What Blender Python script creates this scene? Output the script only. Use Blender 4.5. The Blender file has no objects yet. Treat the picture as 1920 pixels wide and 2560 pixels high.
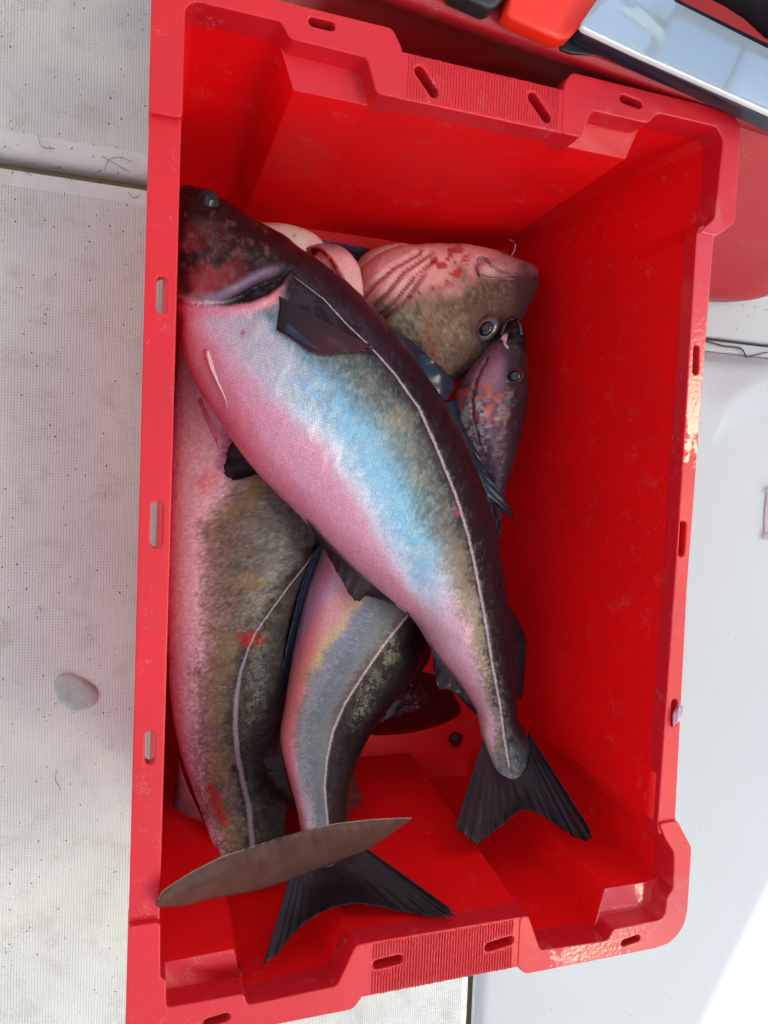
import bpy, bmesh, math, random
import numpy as np
from mathutils import Vector, Matrix
from mathutils.bvhtree import BVHTree
random.seed(7)
scene = bpy.context.scene
COL = scene.collection

# ------------------------------------------------------------------ camera
H = 0.31                                   # rim height above the crate floor
CAM = np.array([-0.003, 0.4434, H + 0.573])
R = np.array([[0.94742446, 0.02361686, 0.31910679],
              [0.04059241, -0.99808615, -0.04665077],
              [0.31739433, 0.05715139, -0.94656989]])
F = 1855.0
cd = bpy.data.cameras.new('camera'); cam = bpy.data.objects.new('camera', cd); COL.objects.link(cam)
r_, u_, b_ = R @ [1, 0, 0], R @ [0, -1, 0], R @ [0, 0, -1]
cam.matrix_world = Matrix(((r_[0], u_[0], b_[0], CAM[0]), (r_[1], u_[1], b_[1], CAM[1]),
                           (r_[2], u_[2], b_[2], CAM[2]), (0, 0, 0, 1)))
cd.sensor_fit = 'VERTICAL'; cd.sensor_height = 36.0; cd.sensor_width = 27.0
cd.lens = F / 2560 * 36.0
cd.clip_start = 0.01; cd.clip_end = 500
scene.camera = cam

# ------------------------------------------------------------------ light
SUN_EL, SUN_AZ = math.radians(52), math.radians(205)   # azimuth measured from +Y clockwise (east = +X)
sdir = Vector((math.sin(math.radians(278)) * math.cos(SUN_EL), math.cos(math.radians(278)) * math.cos(SUN_EL), math.sin(SUN_EL)))
world = bpy.data.worlds.new('World'); scene.world = world; world.use_nodes = True
wn = world.node_tree; wn.nodes.clear()
sky = wn.nodes.new('ShaderNodeTexSky'); sky.sky_type = 'NISHITA'; sky.sun_disc = False
sky.sun_elevation = SUN_EL; sky.sun_rotation = math.radians(278)
sky.air_density = 1.0; sky.dust_density = 2.0
bg = wn.nodes.new('ShaderNodeBackground'); bg.inputs[1].default_value = 0.15
wo = wn.nodes.new('ShaderNodeOutputWorld')
# broken bright cloud over part of the sky
tc = wn.nodes.new('ShaderNodeTexCoord')
cn = wn.nodes.new('ShaderNodeTexNoise'); cn.inputs['Scale'].default_value = 1.6; cn.inputs['Detail'].default_value = 5
cr = wn.nodes.new('ShaderNodeValToRGB'); cr.color_ramp.elements[0].position = .42; cr.color_ramp.elements[1].position = .68
mx = wn.nodes.new('ShaderNodeMix'); mx.data_type = 'RGBA'
mx.inputs[7].default_value = (7.2, 7.0, 6.6, 1)
wn.links.new(tc.outputs['Generated'], cn.inputs['Vector']); wn.links.new(cn.outputs['Fac'], cr.inputs[0])
wn.links.new(cr.outputs[0], mx.inputs[0]); wn.links.new(sky.outputs[0], mx.inputs[6])
# bright lobes added to the sky, aimed to glint on wet skins and rim
def wmath(op, a, b, c=None):
    m = wn.nodes.new('ShaderNodeMath'); m.operation = op
    for i, v in enumerate((a, b, c)):
        if v is None: continue
        if isinstance(v, (int, float)): m.inputs[i].default_value = v
        else: wn.links.new(v, m.inputs[i])
    return m.outputs[0]
best = None
for el_, az_ in ((47, 4), (62, -22), (51, -46)):
    dn = wn.nodes.new('ShaderNodeVectorMath'); dn.operation = 'DOT_PRODUCT'; ce, ca = math.radians(el_), math.radians(az_)
    dn.inputs[1].default_value = (math.cos(ce) * math.cos(ca), math.cos(ce) * math.sin(ca), math.sin(ce))
    wn.links.new(tc.outputs['Generated'], dn.inputs[0])
    best = dn.outputs['Value'] if best is None else wmath('MAXIMUM', best, dn.outputs['Value'])
cn2 = wn.nodes.new('ShaderNodeTexNoise'); cn2.inputs['Scale'].default_value = 7; cn2.inputs['Detail'].default_value = 4
wn.links.new(tc.outputs['Generated'], cn2.inputs['Vector'])
val = wmath('ADD', best, wmath('MULTIPLY_ADD', cn2.outputs['Fac'], .016, -.008))
c2 = wn.nodes.new('ShaderNodeValToRGB'); c2.color_ramp.elements[0].position = .9938; c2.color_ramp.elements[1].position = .9978
wn.links.new(val, c2.inputs[0])
m2 = wn.nodes.new('ShaderNodeMix'); m2.data_type = 'RGBA'; m2.inputs[7].default_value = (66, 61, 42, 1)
wn.links.new(c2.outputs[0], m2.inputs[0]); wn.links.new(mx.outputs[2], m2.inputs[6])
wn.links.new(m2.outputs[2], bg.inputs[0]); wn.links.new(bg.outputs[0], wo.inputs[0])
sl = bpy.data.lights.new('sun', 'SUN'); sun = bpy.data.objects.new('sun', sl); COL.objects.link(sun)
sl.energy = 4.5; sl.angle = math.radians(0.9); sl.color = (1, .94, .84)
sun.rotation_euler = sdir.to_track_quat('Z', 'Y').to_euler()
vs = scene.view_settings
vs.view_transform = 'Standard'; vs.look = 'None'; vs.gamma = 1; vs.use_curve_mapping = False
vs.exposure = 1.12
scene.render.engine = 'CYCLES'
scene.cycles.max_bounces = 8; scene.cycles.diffuse_bounces = 5; scene.cycles.glossy_bounces = 4

# ------------------------------------------------------------------ helpers
K = 1920 / 1659.0                          # coordinates below are read off at 1659 px width
def ats(x, y, z):                          # image position (1920 px wide) on the level z -> metres
    q = R @ np.array([x - 960, y - 1280, F]); t = (CAM[2] - z) / -q[2]
    return np.array([CAM[0] + q[0] * t, CAM[1] + q[1] * t, z])
def at(x, y, z): return ats(x * K, y * K, z)
def proj(P):
    q = (np.atleast_2d(P) - CAM) @ R       # camera coordinates
    return np.stack([(960 + F * q[:, 0] / q[:, 2]) / K, (1280 + F * q[:, 1] / q[:, 2]) / K], 1)
def tag(o, label=None, cat=None, group=None, kind=None):
    for k, v in (('label', label), ('category', cat), ('group', group), ('kind', kind)):
        if v: o[k] = v
    return o
def empty(name, loc, label, cat, group=None):
    o = bpy.data.objects.new(name, None); COL.objects.link(o); o.location = loc; o.empty_display_size = .05
    return tag(o, label, cat, group)
def link(name, me, mat, parent=None, smooth=True):
    o = bpy.data.objects.new(name, me); COL.objects.link(o)
    if mat: me.materials.append(mat)
    if smooth:
        for p in me.polygons: p.use_smooth = True
    if parent:
        o.parent = parent; o.matrix_parent_inverse = Matrix.Translation(-Vector(parent.location))
    return o
def mesh(name, verts, faces, mat, parent=None, smooth=True):
    me = bpy.data.meshes.new(name); me.from_pydata([tuple(map(float, v)) for v in verts], [], faces); me.validate(); me.update()
    return link(name, me, mat, parent, smooth)
def bevel(o, w, seg=2, ang=28):
    m = o.modifiers.new('bevel', 'BEVEL'); m.width = w; m.segments = seg; m.limit_method = 'ANGLE'; m.angle_limit = math.radians(ang)
    m.harden_normals = False
    return o
def box(bm, c, s, rot=None):
    mtx = Matrix.Translation(Vector(c))
    if rot is not None: mtx = mtx @ rot
    mtx = mtx @ Matrix.Diagonal((s[0], s[1], s[2], 1))
    bmesh.ops.create_cube(bm, size=1, matrix=mtx)
def bobj(name, bm, mat, parent=None, smooth=False):
    me = bpy.data.meshes.new(name); bm.to_mesh(me); bm.free()
    return link(name, me, mat, parent, smooth)
def tube(name, pts, rad, mat, parent=None, n=6, join=None):
    pts = [Vector(p) for p in pts]; V = []; Fc = []
    m = len(pts)
    for i, p in enumerate(pts):
        t = (pts[min(i + 1, m - 1)] - pts[max(i - 1, 0)]).normalized()
        a = t.orthogonal().normalized(); b = t.cross(a)
        r = rad[i] if hasattr(rad, '__len__') else rad
        for k in range(n):
            an = 2 * math.pi * k / n
            V.append(p + a * (r * math.cos(an)) + b * (r * math.sin(an)))
    for i in range(m - 1):
        for k in range(n):
            Fc.append((i * n + k, i * n + (k + 1) % n, (i + 1) * n + (k + 1) % n, (i + 1) * n + k))
    Fc.append(tuple(range(n))[::-1]); Fc.append(tuple((m - 1) * n + k for k in range(n)))
    if join is not None:
        off = len(join[0]); join[0].extend(V); join[1].extend([tuple(i + off for i in f) for f in Fc]); return
    return mesh(name, V, Fc, mat, parent)
def crom(P, t):                            # Catmull-Rom through rows of P at parameters t
    P = np.asarray(P, float)
    if P.ndim == 1: P = P[:, None]
    n = len(P); i = np.clip(np.floor(t).astype(int), 0, n - 2); f = (t - i)[:, None]
    p0, p1, p2, p3 = P[np.maximum(i - 1, 0)], P[i], P[i + 1], P[np.minimum(i + 2, n - 1)]
    return .5 * ((2 * p1) + (-p0 + p2) * f + (2 * p0 - 5 * p1 + 4 * p2 - p3) * f ** 2 + (-p0 + 3 * p1 - 3 * p2 + p3) * f ** 3)
def resample(P, n, smooth=True):
    P = np.asarray(P, float)
    if smooth and len(P) > 2: P = crom(P, np.linspace(0, len(P) - 1, 12 * len(P)))
    d = np.r_[0, np.cumsum(np.linalg.norm(np.diff(P, axis=0), axis=1))]
    s = np.linspace(0, d[-1], n)
    return np.stack([np.interp(s, d, P[:, k]) for k in range(P.shape[1])], 1)
def sdist(X, Y, line):                     # signed distance to a polyline (right-hand side of travel in image = +)
    L = np.asarray(line, float); best = np.full(len(X), 1e9); sg = np.ones(len(X))
    for a, b in zip(L[:-1], L[1:]):
        ab = b - a; q = np.stack([X, Y], 1) - a; t = np.clip((q @ ab) / (ab @ ab), 0, 1)
        d = np.linalg.norm(q - t[:, None] * ab, axis=1); c = ab[0] * q[:, 1] - ab[1] * q[:, 0]
        m = d < best; best[m] = d[m]; sg[m] = np.where(c[m] >= 0, 1, -1)
    return best * sg
_rng = np.random.RandomState(3); _T = _rng.rand(64, 64)
def vnoise(x, y):
    xi = np.floor(x).astype(int); yi = np.floor(y).astype(int); fx = x - xi; fy = y - yi
    fx = fx * fx * (3 - 2 * fx); fy = fy * fy * (3 - 2 * fy)
    g = lambda a, b: _T[a % 64, b % 64]
    return (g(xi, yi) * (1 - fx) + g(xi + 1, yi) * fx) * (1 - fy) + (g(xi, yi + 1) * (1 - fx) + g(xi + 1, yi + 1) * fx) * fy
def fbm(x, y, o=4):
    s = 0; a = .5; t = 0
    for k in range(o): s = s + a * vnoise(x + 17 * k, y + 9 * k); t += a; a *= .55; x = x * 2.03; y = y * 2.03
    return s / t
def sm(a, b, x): t = np.clip((x - a) / (b - a), 0, 1); return t * t * (3 - 2 * t)
def mixc(a, b, t): t = np.clip(t, 0, 1)[:, None]; return a * (1 - t) + np.asarray(b) * t

# ------------------------------------------------------------------ node helpers
def newmat(name):
    m = bpy.data.materials.new(name); m.use_nodes = True; nt = m.node_tree
    return m, nt, nt.nodes['Principled BSDF']
def N(nt, t, **kw):
    n = nt.nodes.new('ShaderNode' + t)
    for k, v in kw.items():
        if k in n.inputs: n.inputs[k].default_value = v
        else: setattr(n, k, v)
    return n
def noise(nt, vec, scale, detail=4, rough=.5, dist=0):
    n = N(nt, 'TexNoise', Scale=scale, Detail=detail, Roughness=rough, Distortion=dist)
    if vec: nt.links.new(vec, n.inputs['Vector'])
    return n.outputs['Fac']
def ramp(nt, fac, a, b, c0=(0, 0, 0, 1), c1=(1, 1, 1, 1)):
    r = nt.nodes.new('ShaderNodeValToRGB'); e = r.color_ramp.elements
    e[0].position = a; e[1].position = b; e[0].color = c0; e[1].color = c1
    nt.links.new(fac, r.inputs[0]); return r.outputs[0]
def mixn(nt, fac, a, b, mode='MIX'):
    m = nt.nodes.new('ShaderNodeMix'); m.data_type = 'RGBA'; m.blend_type = mode
    for s, v in ((0, fac), (6, a), (7, b)):
        if hasattr(v, 'node') or isinstance(v, bpy.types.NodeSocket): nt.links.new(v, m.inputs[s])
        else: m.inputs[s].default_value = v if s == 0 else (*v, 1) if len(v) == 3 else v
    return m.outputs[2]
def math_(nt, op, a, b=0.0, c=0.0):
    m = nt.nodes.new('ShaderNodeMath'); m.operation = op
    for i, v in enumerate((a, b, c)):
        if isinstance(v, bpy.types.NodeSocket): nt.links.new(v, m.inputs[i])
        else: m.inputs[i].default_value = v
    return m.outputs[0]
def bump(nt, h, strength, dist, prev=None):
    b = N(nt, 'Bump', Strength=strength, Distance=dist); nt.links.new(h, b.inputs['Height'])
    if prev: nt.links.new(prev, b.inputs['Normal'])
    return b.outputs[0]
def coords(nt): return nt.nodes.new('ShaderNodeTexCoord').outputs['Object']

# ------------------------------------------------------------------ materials
def plastic(name, base, scuff=.5, wet=False, rough=.36, veil=(.75, .28, .33), spec=.5):
    m, nt, p = newmat(name); v = coords(nt)
    mp = N(nt, 'Mapping'); mp.inputs['Scale'].default_value = (1, 1, 1); nt.links.new(v, mp.inputs[0]); v = mp.outputs[0]
    big = noise(nt, v, 9, 5, .6); fine = noise(nt, v, 160, 5, .7, .6)
    c = mixn(nt, ramp(nt, big, .35, .75), base, tuple(k * .82 for k in base))
    # whitish scuffs: short scratches from stretched voronoi edges
    sv = N(nt, 'TexVoronoi', Scale=330, feature='DISTANCE_TO_EDGE'); 
    wp = N(nt, 'VectorMath', operation='ADD'); nz = N(nt, 'TexNoise', Scale=30, Detail=4); nt.links.new(v, nz.inputs[0])
    sc = N(nt, 'VectorMath', operation='SCALE'); sc.inputs['Scale'].default_value = .03
    nt.links.new(nz.outputs['Color'], sc.inputs[0]); nt.links.new(v, wp.inputs[0]); nt.links.new(sc.outputs[0], wp.inputs[1])
    nt.links.new(wp.outputs[0], sv.inputs['Vector'])
    lines = ramp(nt, sv.outputs['Distance'], .0, .06, (1, 1, 1, 1), (0, 0, 0, 1))
    where = ramp(nt, noise(nt, v, 36, 5, .8), .56, .74)
    scr = math_(nt, 'MULTIPLY', lines, where)
    spots = ramp(nt, fine, .66, .74)
    f = math_(nt, 'MULTIPLY', math_(nt, 'MAXIMUM', scr, math_(nt, 'MULTIPLY', spots, where)), scuff)
    c = mixn(nt, f, c, veil)
    dirt = math_(nt, 'MULTIPLY', ramp(nt, noise(nt, v, 75, 3, .8), .70, .76), ramp(nt, noise(nt, v, 12, 2), .5, .62))
    c = mixn(nt, math_(nt, 'MULTIPLY', dirt, .6), c, (.08, .03, .02))
    nt.links.new(c, p.inputs['Base Color'])
    rr = N(nt, 'MapRange'); rr.inputs[3].default_value = rough - .08; rr.inputs[4].default_value = rough + .16
    nt.links.new(big, rr.inputs[0]); nt.links.new(rr.outputs[0], p.inputs['Roughness'])
    n1 = bump(nt, fine, .12, .0006); n1 = bump(nt, big, .5, .004, n1); n1 = bump(nt, f, .4, .0005, n1)
    nt.links.new(n1, p.inputs['Normal'])
    p.inputs['Specular IOR Level'].default_value = spec
    if wet:                                # water lying on the rim: sharp edged puddles of clear coat
        def blob(x, y, rx, ry):
            s = N(nt, 'VectorMath', operation='SUBTRACT'); nt.links.new(v, s.inputs[0]); s.inputs[1].default_value = (x, y, H)
            d = N(nt, 'VectorMath', operation='DIVIDE'); nt.links.new(s.outputs[0], d.inputs[0]); d.inputs[1].default_value = (rx, ry, .2)
            l = N(nt, 'VectorMath', operation='LENGTH'); nt.links.new(d.outputs[0], l.inputs[0]); return l.outputs['Value']
        d = math_(nt, 'MINIMUM', blob(.497, .6, .02, .13), blob(.46, .02, .09, .05))
        wn_ = noise(nt, v, 60, 5, .75, .8)
        wmask = ramp(nt, math_(nt, 'SUBTRACT', math_(nt, 'ADD', wn_, .55), math_(nt, 'MULTIPLY', d, .55)), .50, .53)
        nt.links.new(wmask, p.inputs['Coat Weight']); p.inputs['Coat Roughness'].default_value = .06
        cb = bump(nt, wmask, .8, .0012); cb = bump(nt, noise(nt, v, 260, 2), .25, .0008, cb)
        nt.links.new(cb, p.inputs['Coat Normal'])
    return m
M_RED = plastic('red_plastic', (.78, .0028, .0052), .5, rough=.45, spec=.22)
M_RIM = plastic('red_plastic_rim', (.60, .005, .015), .8, wet=True, rough=.38)
M_TUB = plastic('faded_red_plastic', (.42, .006, .013), 1.0, rough=.40, veil=(.55, .25, .2))

def gelcoat(name, tread):
    m, nt, p = newmat(name); v = coords(nt)
    sx = N(nt, 'SeparateXYZ'); nt.links.new(v, sx.inputs[0]); X, Y = sx.outputs[0], sx.outputs[1]
    big = noise(nt, v, 5, 5, .6); mid = noise(nt, v, 32, 5, .7)
    c = mixn(nt, ramp(nt, big, .35, .7), (.67, .685, .665), (.61, .625, .61))
    c = mixn(nt, math_(nt, 'MULTIPLY', ramp(nt, mid, .52, .75), .5), c, (.40, .39, .31))
    c = mixn(nt, math_(nt, 'MULTIPLY', ramp(nt, noise(nt, v, 13, 4, .7, .5), .60, .70), .35), c, (.42, .39, .27))
    if not tread: c = mixn(nt, ramp(nt, big, .3, .75), (.455, .485, .515), (.435, .465, .49))
    nrm = None
    sp = N(nt, 'TexVoronoi', Scale=150, Randomness=1.0); nt.links.new(v, sp.inputs[0])
    sep = N(nt, 'SeparateColor'); nt.links.new(sp.outputs['Color'], sep.inputs[0])
    wob = noise(nt, v, 900, 2)
    def specks(th, r):
        return math_(nt, 'MULTIPLY', math_(nt, 'GREATER_THAN', sep.outputs[0], th),
                     math_(nt, 'LESS_THAN', math_(nt, 'ADD', sp.outputs['Distance'], math_(nt, 'MULTIPLY', wob, .15)), r))
    if tread:
        P = 3.05e-3
        mask = math_(nt, 'MAXIMUM',
              math_(nt, 'MULTIPLY', math_(nt, 'LESS_THAN', X, .4375), math_(nt, 'LESS_THAN', Y, .7365)),
              math_(nt, 'GREATER_THAN', Y, .793))
        gx = math_(nt, 'ABSOLUTE', math_(nt, 'SINE', math_(nt, 'MULTIPLY', X, math.pi / P)))
        gy = math_(nt, 'ABSOLUTE', math_(nt, 'SINE', math_(nt, 'MULTIPLY', Y, math.pi / P)))
        h = math_(nt, 'MULTIPLY', math_(nt, 'POWER', gx, .8), math_(nt, 'POWER', gy, .6)); h = math_(nt, 'MULTIPLY', h, mask)
        groove = math_(nt, 'MULTIPLY', mask, ramp(nt, math_(nt, 'MINIMUM', gx, math_(nt, 'ADD', gy, .12)), .0, .42, (1, 1, 1, 1), (0, 0, 0, 1)))
        wear = ramp(nt, noise(nt, v, 11, 4, .6), .32, .72)
        c = mixn(nt, math_(nt, 'MULTIPLY', groove, math_(nt, 'ADD', .30, math_(nt, 'MULTIPLY', wear, .55))), c, (.16, .15, .13))
        nrm = bump(nt, h, .7, .0006)
        rag = math_(nt, 'MULTIPLY', mask, math_(nt, 'MULTIPLY', ramp(nt, noise(nt, v, 420, 3, .8), .60, .70), wear))
        c = mixn(nt, math_(nt, 'MULTIPLY', rag, .6), c, (.10, .09, .075))
    c = mixn(nt, math_(nt, 'MULTIPLY', specks(.86 if tread else .975, .13), .85), c, (.035, .03, .025))
    nt.links.new(c, p.inputs['Base Color'])
    if not tread: c = mixn(nt, 1, c, (.97, .97, .97), 'MULTIPLY'); nt.links.new(c, p.inputs['Base Color'])
    p.inputs['Roughness'].default_value = .5 if tread else .42
    nb = bump(nt, mid, .15, .001, nrm); nt.links.new(nb, p.inputs['Normal'])
    return m
M_TREAD = gelcoat('non_slip_gelcoat', True); M_GEL = gelcoat('smooth_gelcoat', False)

def simple(name, col, rough=.5, metal=0, bumps=None, coat=0, spec=.5, var=.15, trans=0):
    m, nt, p = newmat(name); v = coords(nt)
    n = noise(nt, v, 40, 4, .6)
    c = mixn(nt, ramp(nt, n, .3, .7), col, tuple(k * (1 - var) for k in col)); nt.links.new(c, p.inputs['Base Color'])
    p.inputs['Roughness'].default_value = rough; p.inputs['Metallic'].default_value = metal
    p.inputs['Coat Weight'].default_value = coat; p.inputs['Coat Roughness'].default_value = .08
    p.inputs['Specular IOR Level'].default_value = spec; p.inputs['Transmission Weight'].default_value = trans
    if bumps: nt.links.new(bump(nt, noise(nt, v, bumps[0], 4, .6), bumps[1], bumps[2]), p.inputs['Normal'])
    return m

def skin(name, scale=430, wet=.5, line=(.78, .66, .70), line_w=3.0, metal=.45, rough=.36, scaleb=.35, glit=.5):
    """fish skin: albedo from the 'col' attribute, scales and wetness added here"""
    m, nt, p = newmat(name); v = coords(nt)
    uv = nt.nodes.new('ShaderNodeUVMap').outputs[0]
    a = N(nt, 'Attribute', attribute_name='col'); lat = N(nt, 'Attribute', attribute_name='lat').outputs['Fac']
    sil = N(nt, 'Attribute', attribute_name='sil').outputs['Fac']
    vo = N(nt, 'TexVoronoi', Scale=scale, Randomness=.35)
    mp = N(nt, 'Mapping'); mp.inputs['Scale'].default_value = (1, 1.25, 1); mp.inputs['Rotation'].default_value = (0, 0, .5)
    nt.links.new(uv, mp.inputs[0]); nt.links.new(mp.outputs[0], vo.inputs['Vector'])
    fine = noise(nt, v, 500, 4, .7); mid = noise(nt, v, 60, 5, .65, .4)
    sep = N(nt, 'SeparateColor'); nt.links.new(vo.outputs['Color'], sep.inputs[0])
    c = mixn(nt, math_(nt, 'MULTIPLY', ramp(nt, vo.outputs['Distance'], .25, .62), math_(nt, 'ADD', .15, math_(nt, 'MULTIPLY', sil, .28))), a.outputs['Color'], mixn(nt, 1, a.outputs['Color'], (.45, .45, .5), 'MULTIPLY'))
    c = mixn(nt, math_(nt, 'MULTIPLY', sep.outputs[0], .10), c, mixn(nt, 1, c, (1.45, 1.45, 1.45), 'MULTIPLY'))
    c = mixn(nt, ramp(nt, fine, .35, .75), mixn(nt, 1, c, (1.06, 1.06, 1.06), 'MULTIPLY'), mixn(nt, 1, c, (.86, .85, .85), 'MULTIPLY'))
    # thin pale lateral line
    lw = math_(nt, 'ADD', math_(nt, 'ABSOLUTE', lat), math_(nt, 'MULTIPLY', math_(nt, 'SUBTRACT', noise(nt, v, 420, 4, .8), .5), 9.0))
    lm = ramp(nt, math_(nt, 'DIVIDE', lw, line_w * 3), .22, .5, (1, 1, 1, 1), (0, 0, 0, 1))
    c = mixn(nt, math_(nt, 'MULTIPLY', lm, math_(nt, 'ADD', .45, math_(nt, 'MULTIPLY', noise(nt, v, 700, 2), .6))), c, line)
    nt.links.new(c, p.inputs['Base Color'])
    nt.links.new(math_(nt, 'MULTIPLY', sil, metal), p.inputs['Metallic'])
    p.inputs['Roughness'].default_value = rough
    p.inputs['Specular IOR Level'].default_value = .09
    film = ramp(nt, noise(nt, v, 95, 5, .75, .6), .47, .53); nt.links.new(math_(nt, 'MULTIPLY', film, wet), p.inputs['Coat Weight']); p.inputs['Coat Roughness'].default_value = .03; p.inputs['Coat IOR'].default_value = 1.36
    n1 = bump(nt, vo.outputs['Distance'], scaleb * .7, .0006); n1 = bump(nt, mid, .30, .0015, n1); n1 = bump(nt, fine, .15, .0004, n1)
    nt.links.new(n1, p.inputs['Normal'])
    gl = noise(nt, v, 210, 4, .7, .5)
    nt.links.new(bump(nt, gl, glit * .55, .0016), p.inputs['Coat Normal'])
    return m
M_SKIN_A = skin('pollack_skin', 340, .75, glit=.75, line=(.46, .36, .40), line_w=2.0, metal=.30); M_SKIN_B = skin('mottled_skin', 480, .9, (.34, .29, .36), 4.2, .2, .42, .2, 1.0)
M_SKIN_C = skin('silver_skin', 400, .7, (.50, .42, .45), 2.0, .4, .36, .45)
M_COD = skin('cod_skin', 800, .45, (.3, .2, .15), .01, .05, .45, .12, .4)

def finmat(name, col, tip, ray=.5, rough=.45, coat=.2, alpha=0):
    m, nt, p = newmat(name); v = coords(nt); uv = nt.nodes.new('ShaderNodeUVMap').outputs[0]
    s = N(nt, 'SeparateXYZ'); nt.links.new(uv, s.inputs[0]); U, V = s.outputs[0], s.outputs[1]
    wv = math_(nt, 'ADD', math_(nt, 'MULTIPLY', U, 12.2), math_(nt, 'MULTIPLY', noise(nt, v, 90, 4, .7), 9.0))
    r = math_(nt, 'ADD', math_(nt, 'MULTIPLY', math_(nt, 'SINE', wv), .5), .5)
    r2 = math_(nt, 'ADD', math_(nt, 'MULTIPLY', math_(nt, 'SINE', math_(nt, 'MULTIPLY', wv, 2.7)), .5), .5)
    rr = math_(nt, 'MULTIPLY', math_(nt, 'ADD', r, math_(nt, 'MULTIPLY', r2, V)), .6)
    c = mixn(nt, V, col, tip)
    c = mixn(nt, math_(nt, 'MULTIPLY', math_(nt, 'POWER', rr, 2.5), ray), c, mixn(nt, 1, c, (2.0, 1.95, 2.0), 'MULTIPLY'))
    c = mixn(nt, ramp(nt, noise(nt, v, 45, 5, .7), .35, .75), mixn(nt, 1, c, (1.3, 1.2, 1.2), 'MULTIPLY'), mixn(nt, 1, c, (.6, .6, .6), 'MULTIPLY'))
    nt.links.new(c, p.inputs['Base Color']); p.inputs['Roughness'].default_value = rough
    p.inputs['Coat Weight'].default_value = coat; p.inputs['Coat Roughness'].default_value = .12
    p.inputs['Specular IOR Level'].default_value = .12
    nt.links.new(bump(nt, rr, .35, .0006), p.inputs['Normal'])
    return m
M_FIN = finmat('dark_fin', (.020, .012, .020), (.012, .007, .010), .5, .5, .12)
M_FINBLUE = finmat('blue_sheen_fin', (.012, .028, .06), (.008, .014, .03), .3, .3, .4)
M_FINBROWN = finmat('brown_fin', (.075, .034, .026), (.050, .024, .020), .9, .5, .1)
M_FINPALE = finmat('pale_fin', (.5, .32, .38), (.05, .03, .04), .3, .4, .4)
M_FINRED = finmat('pectoral_fin_skin', (.012, .007, .012), (.030, .008, .012), 1.0, .5, .1)
M_EYE = simple('eye_dark', (.006, .006, .010), .2, coat=.4, spec=.3)
M_EYERING = simple('eye_ring', (.022, .012, .014), .55, var=.6, spec=.15)
M_EYEPALE = simple('pale_eye_ring', (.13, .075, .06), .3, .2, coat=.6, var=.6)
M_BLOOD = simple('dark_blood', (.060, .002, .003), .2, coat=.5, bumps=(60, 1.0, .010), var=.6, spec=.25)
M_BLOODTHIN = simple('fresh_blood', (.32, .006, .006), .22, coat=.6, bumps=(90, .4, .002))
M_WHITEFLESH = simple('pale_flesh', (.72, .46, .42), .3, coat=.7, bumps=(30, .5, .004), var=.3)
M_MOUTH = simple('mouth_skin', (.015, .008, .01), .3, coat=.6)
M_BLACK = simple('black_plastic', (.015, .015, .019), .45, bumps=(300, .2, .0004))
M_NAVY = simple('navy_plastic', (.012, .018, .03), .32)
M_ORANGE = simple('orange_red_plastic', (.80, .022, .006), .38, var=.08)
M_WHITEP = simple('white_plastic', (.74, .77, .80), .3, var=.05)
M_TWIG = simple('brown_twig', (.10, .06, .045), .7, bumps=(200, .5, .001))
M_GRIT = simple('grit', (.02, .018, .015), .8)
M_BAG = simple('black_cloth', (.010, .008, .014), .75, bumps=(60, .6, .004))
M_PATCH = simple('grey_sealant', (.42, .42, .40), .5, bumps=(70, .8, .003), var=.3)
M_BLOCKER = simple('blocker_white', (.78, .78, .76), .4, var=.05)
M_SLIME = simple('clear_slime', (.55, .25, .40), .15, coat=1, bumps=(120, .8, .002), trans=.3)
M_HAIR = simple('dark_hair', (.05, .045, .045), .6)
M_PINKBAR = simple('pink_bar', (.62, .20, .19), .5)

# ------------------------------------------------------------------ deck
DZ = -0.008
def deck_grid(name, x0, x1, y0, y1, nx, ny, zf, mat, label_kind='structure'):
    xs = np.linspace(x0, x1, nx); ys = np.linspace(y0, y1, ny)
    V = [(x, y, zf(x, y)) for y in ys for x in xs]
    Fc = [(j * nx + i, j * nx + i + 1, (j + 1) * nx + i + 1, (j + 1) * nx + i) for j in range(ny - 1) for i in range(nx - 1)]
    o = mesh(name, V, Fc, mat); o['kind'] = label_kind; return o
def roundslab(name, x0, x1, y0, y1, z, mat, r=.008, t=.04):
    bm = bmesh.new(); box(bm, ((x0 + x1) / 2, (y0 + y1) / 2, z - t / 2), (x1 - x0, y1 - y0, t))
    o = bobj(name, bm, mat); bevel(o, r, 4); o['kind'] = 'structure'
    for p in o.data.polygons: p.use_smooth = True
    return o
roundslab('deck_hatch', -3.0, .4475, -3.0, .7535, DZ, M_TREAD, .0025)
roundslab('foredeck', -3.0, .447, .768, 4.0, DZ, M_TREAD, .013)
def zr(x, y):
    yr = .575 + .055 * (1 - math.exp(-max(0, x - .80) / .05)) * 1.0 - .05
    s = sm(0, .075, np.array(y - (yr - .03))); e = 1 - sm(.625, .645, np.array(y))
    rise = .042 * float(s) * (.45 + .55 * float(sm(.76, .92, np.array(x))))
    edge = math.exp(-((x - .462) / .006) ** 2)
    return DZ + .002 + rise * float(e) - .014 * edge
deck_grid('side_deck', .455, 1.35, -1.2, .645, 180, 260, zr, M_GEL)
roundslab('deck_lip', .455, 2.4, .646, .6635, DZ, M_GEL, .003)
roundslab('aft_deck', .455, 2.4, .6675, 4.0, DZ + .001, M_GEL, .004)
roundslab('bilge', -3.2, 6, -4, 5, -.045, simple('bilge_paint', (.52, .42, .28), .6), .003)

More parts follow.
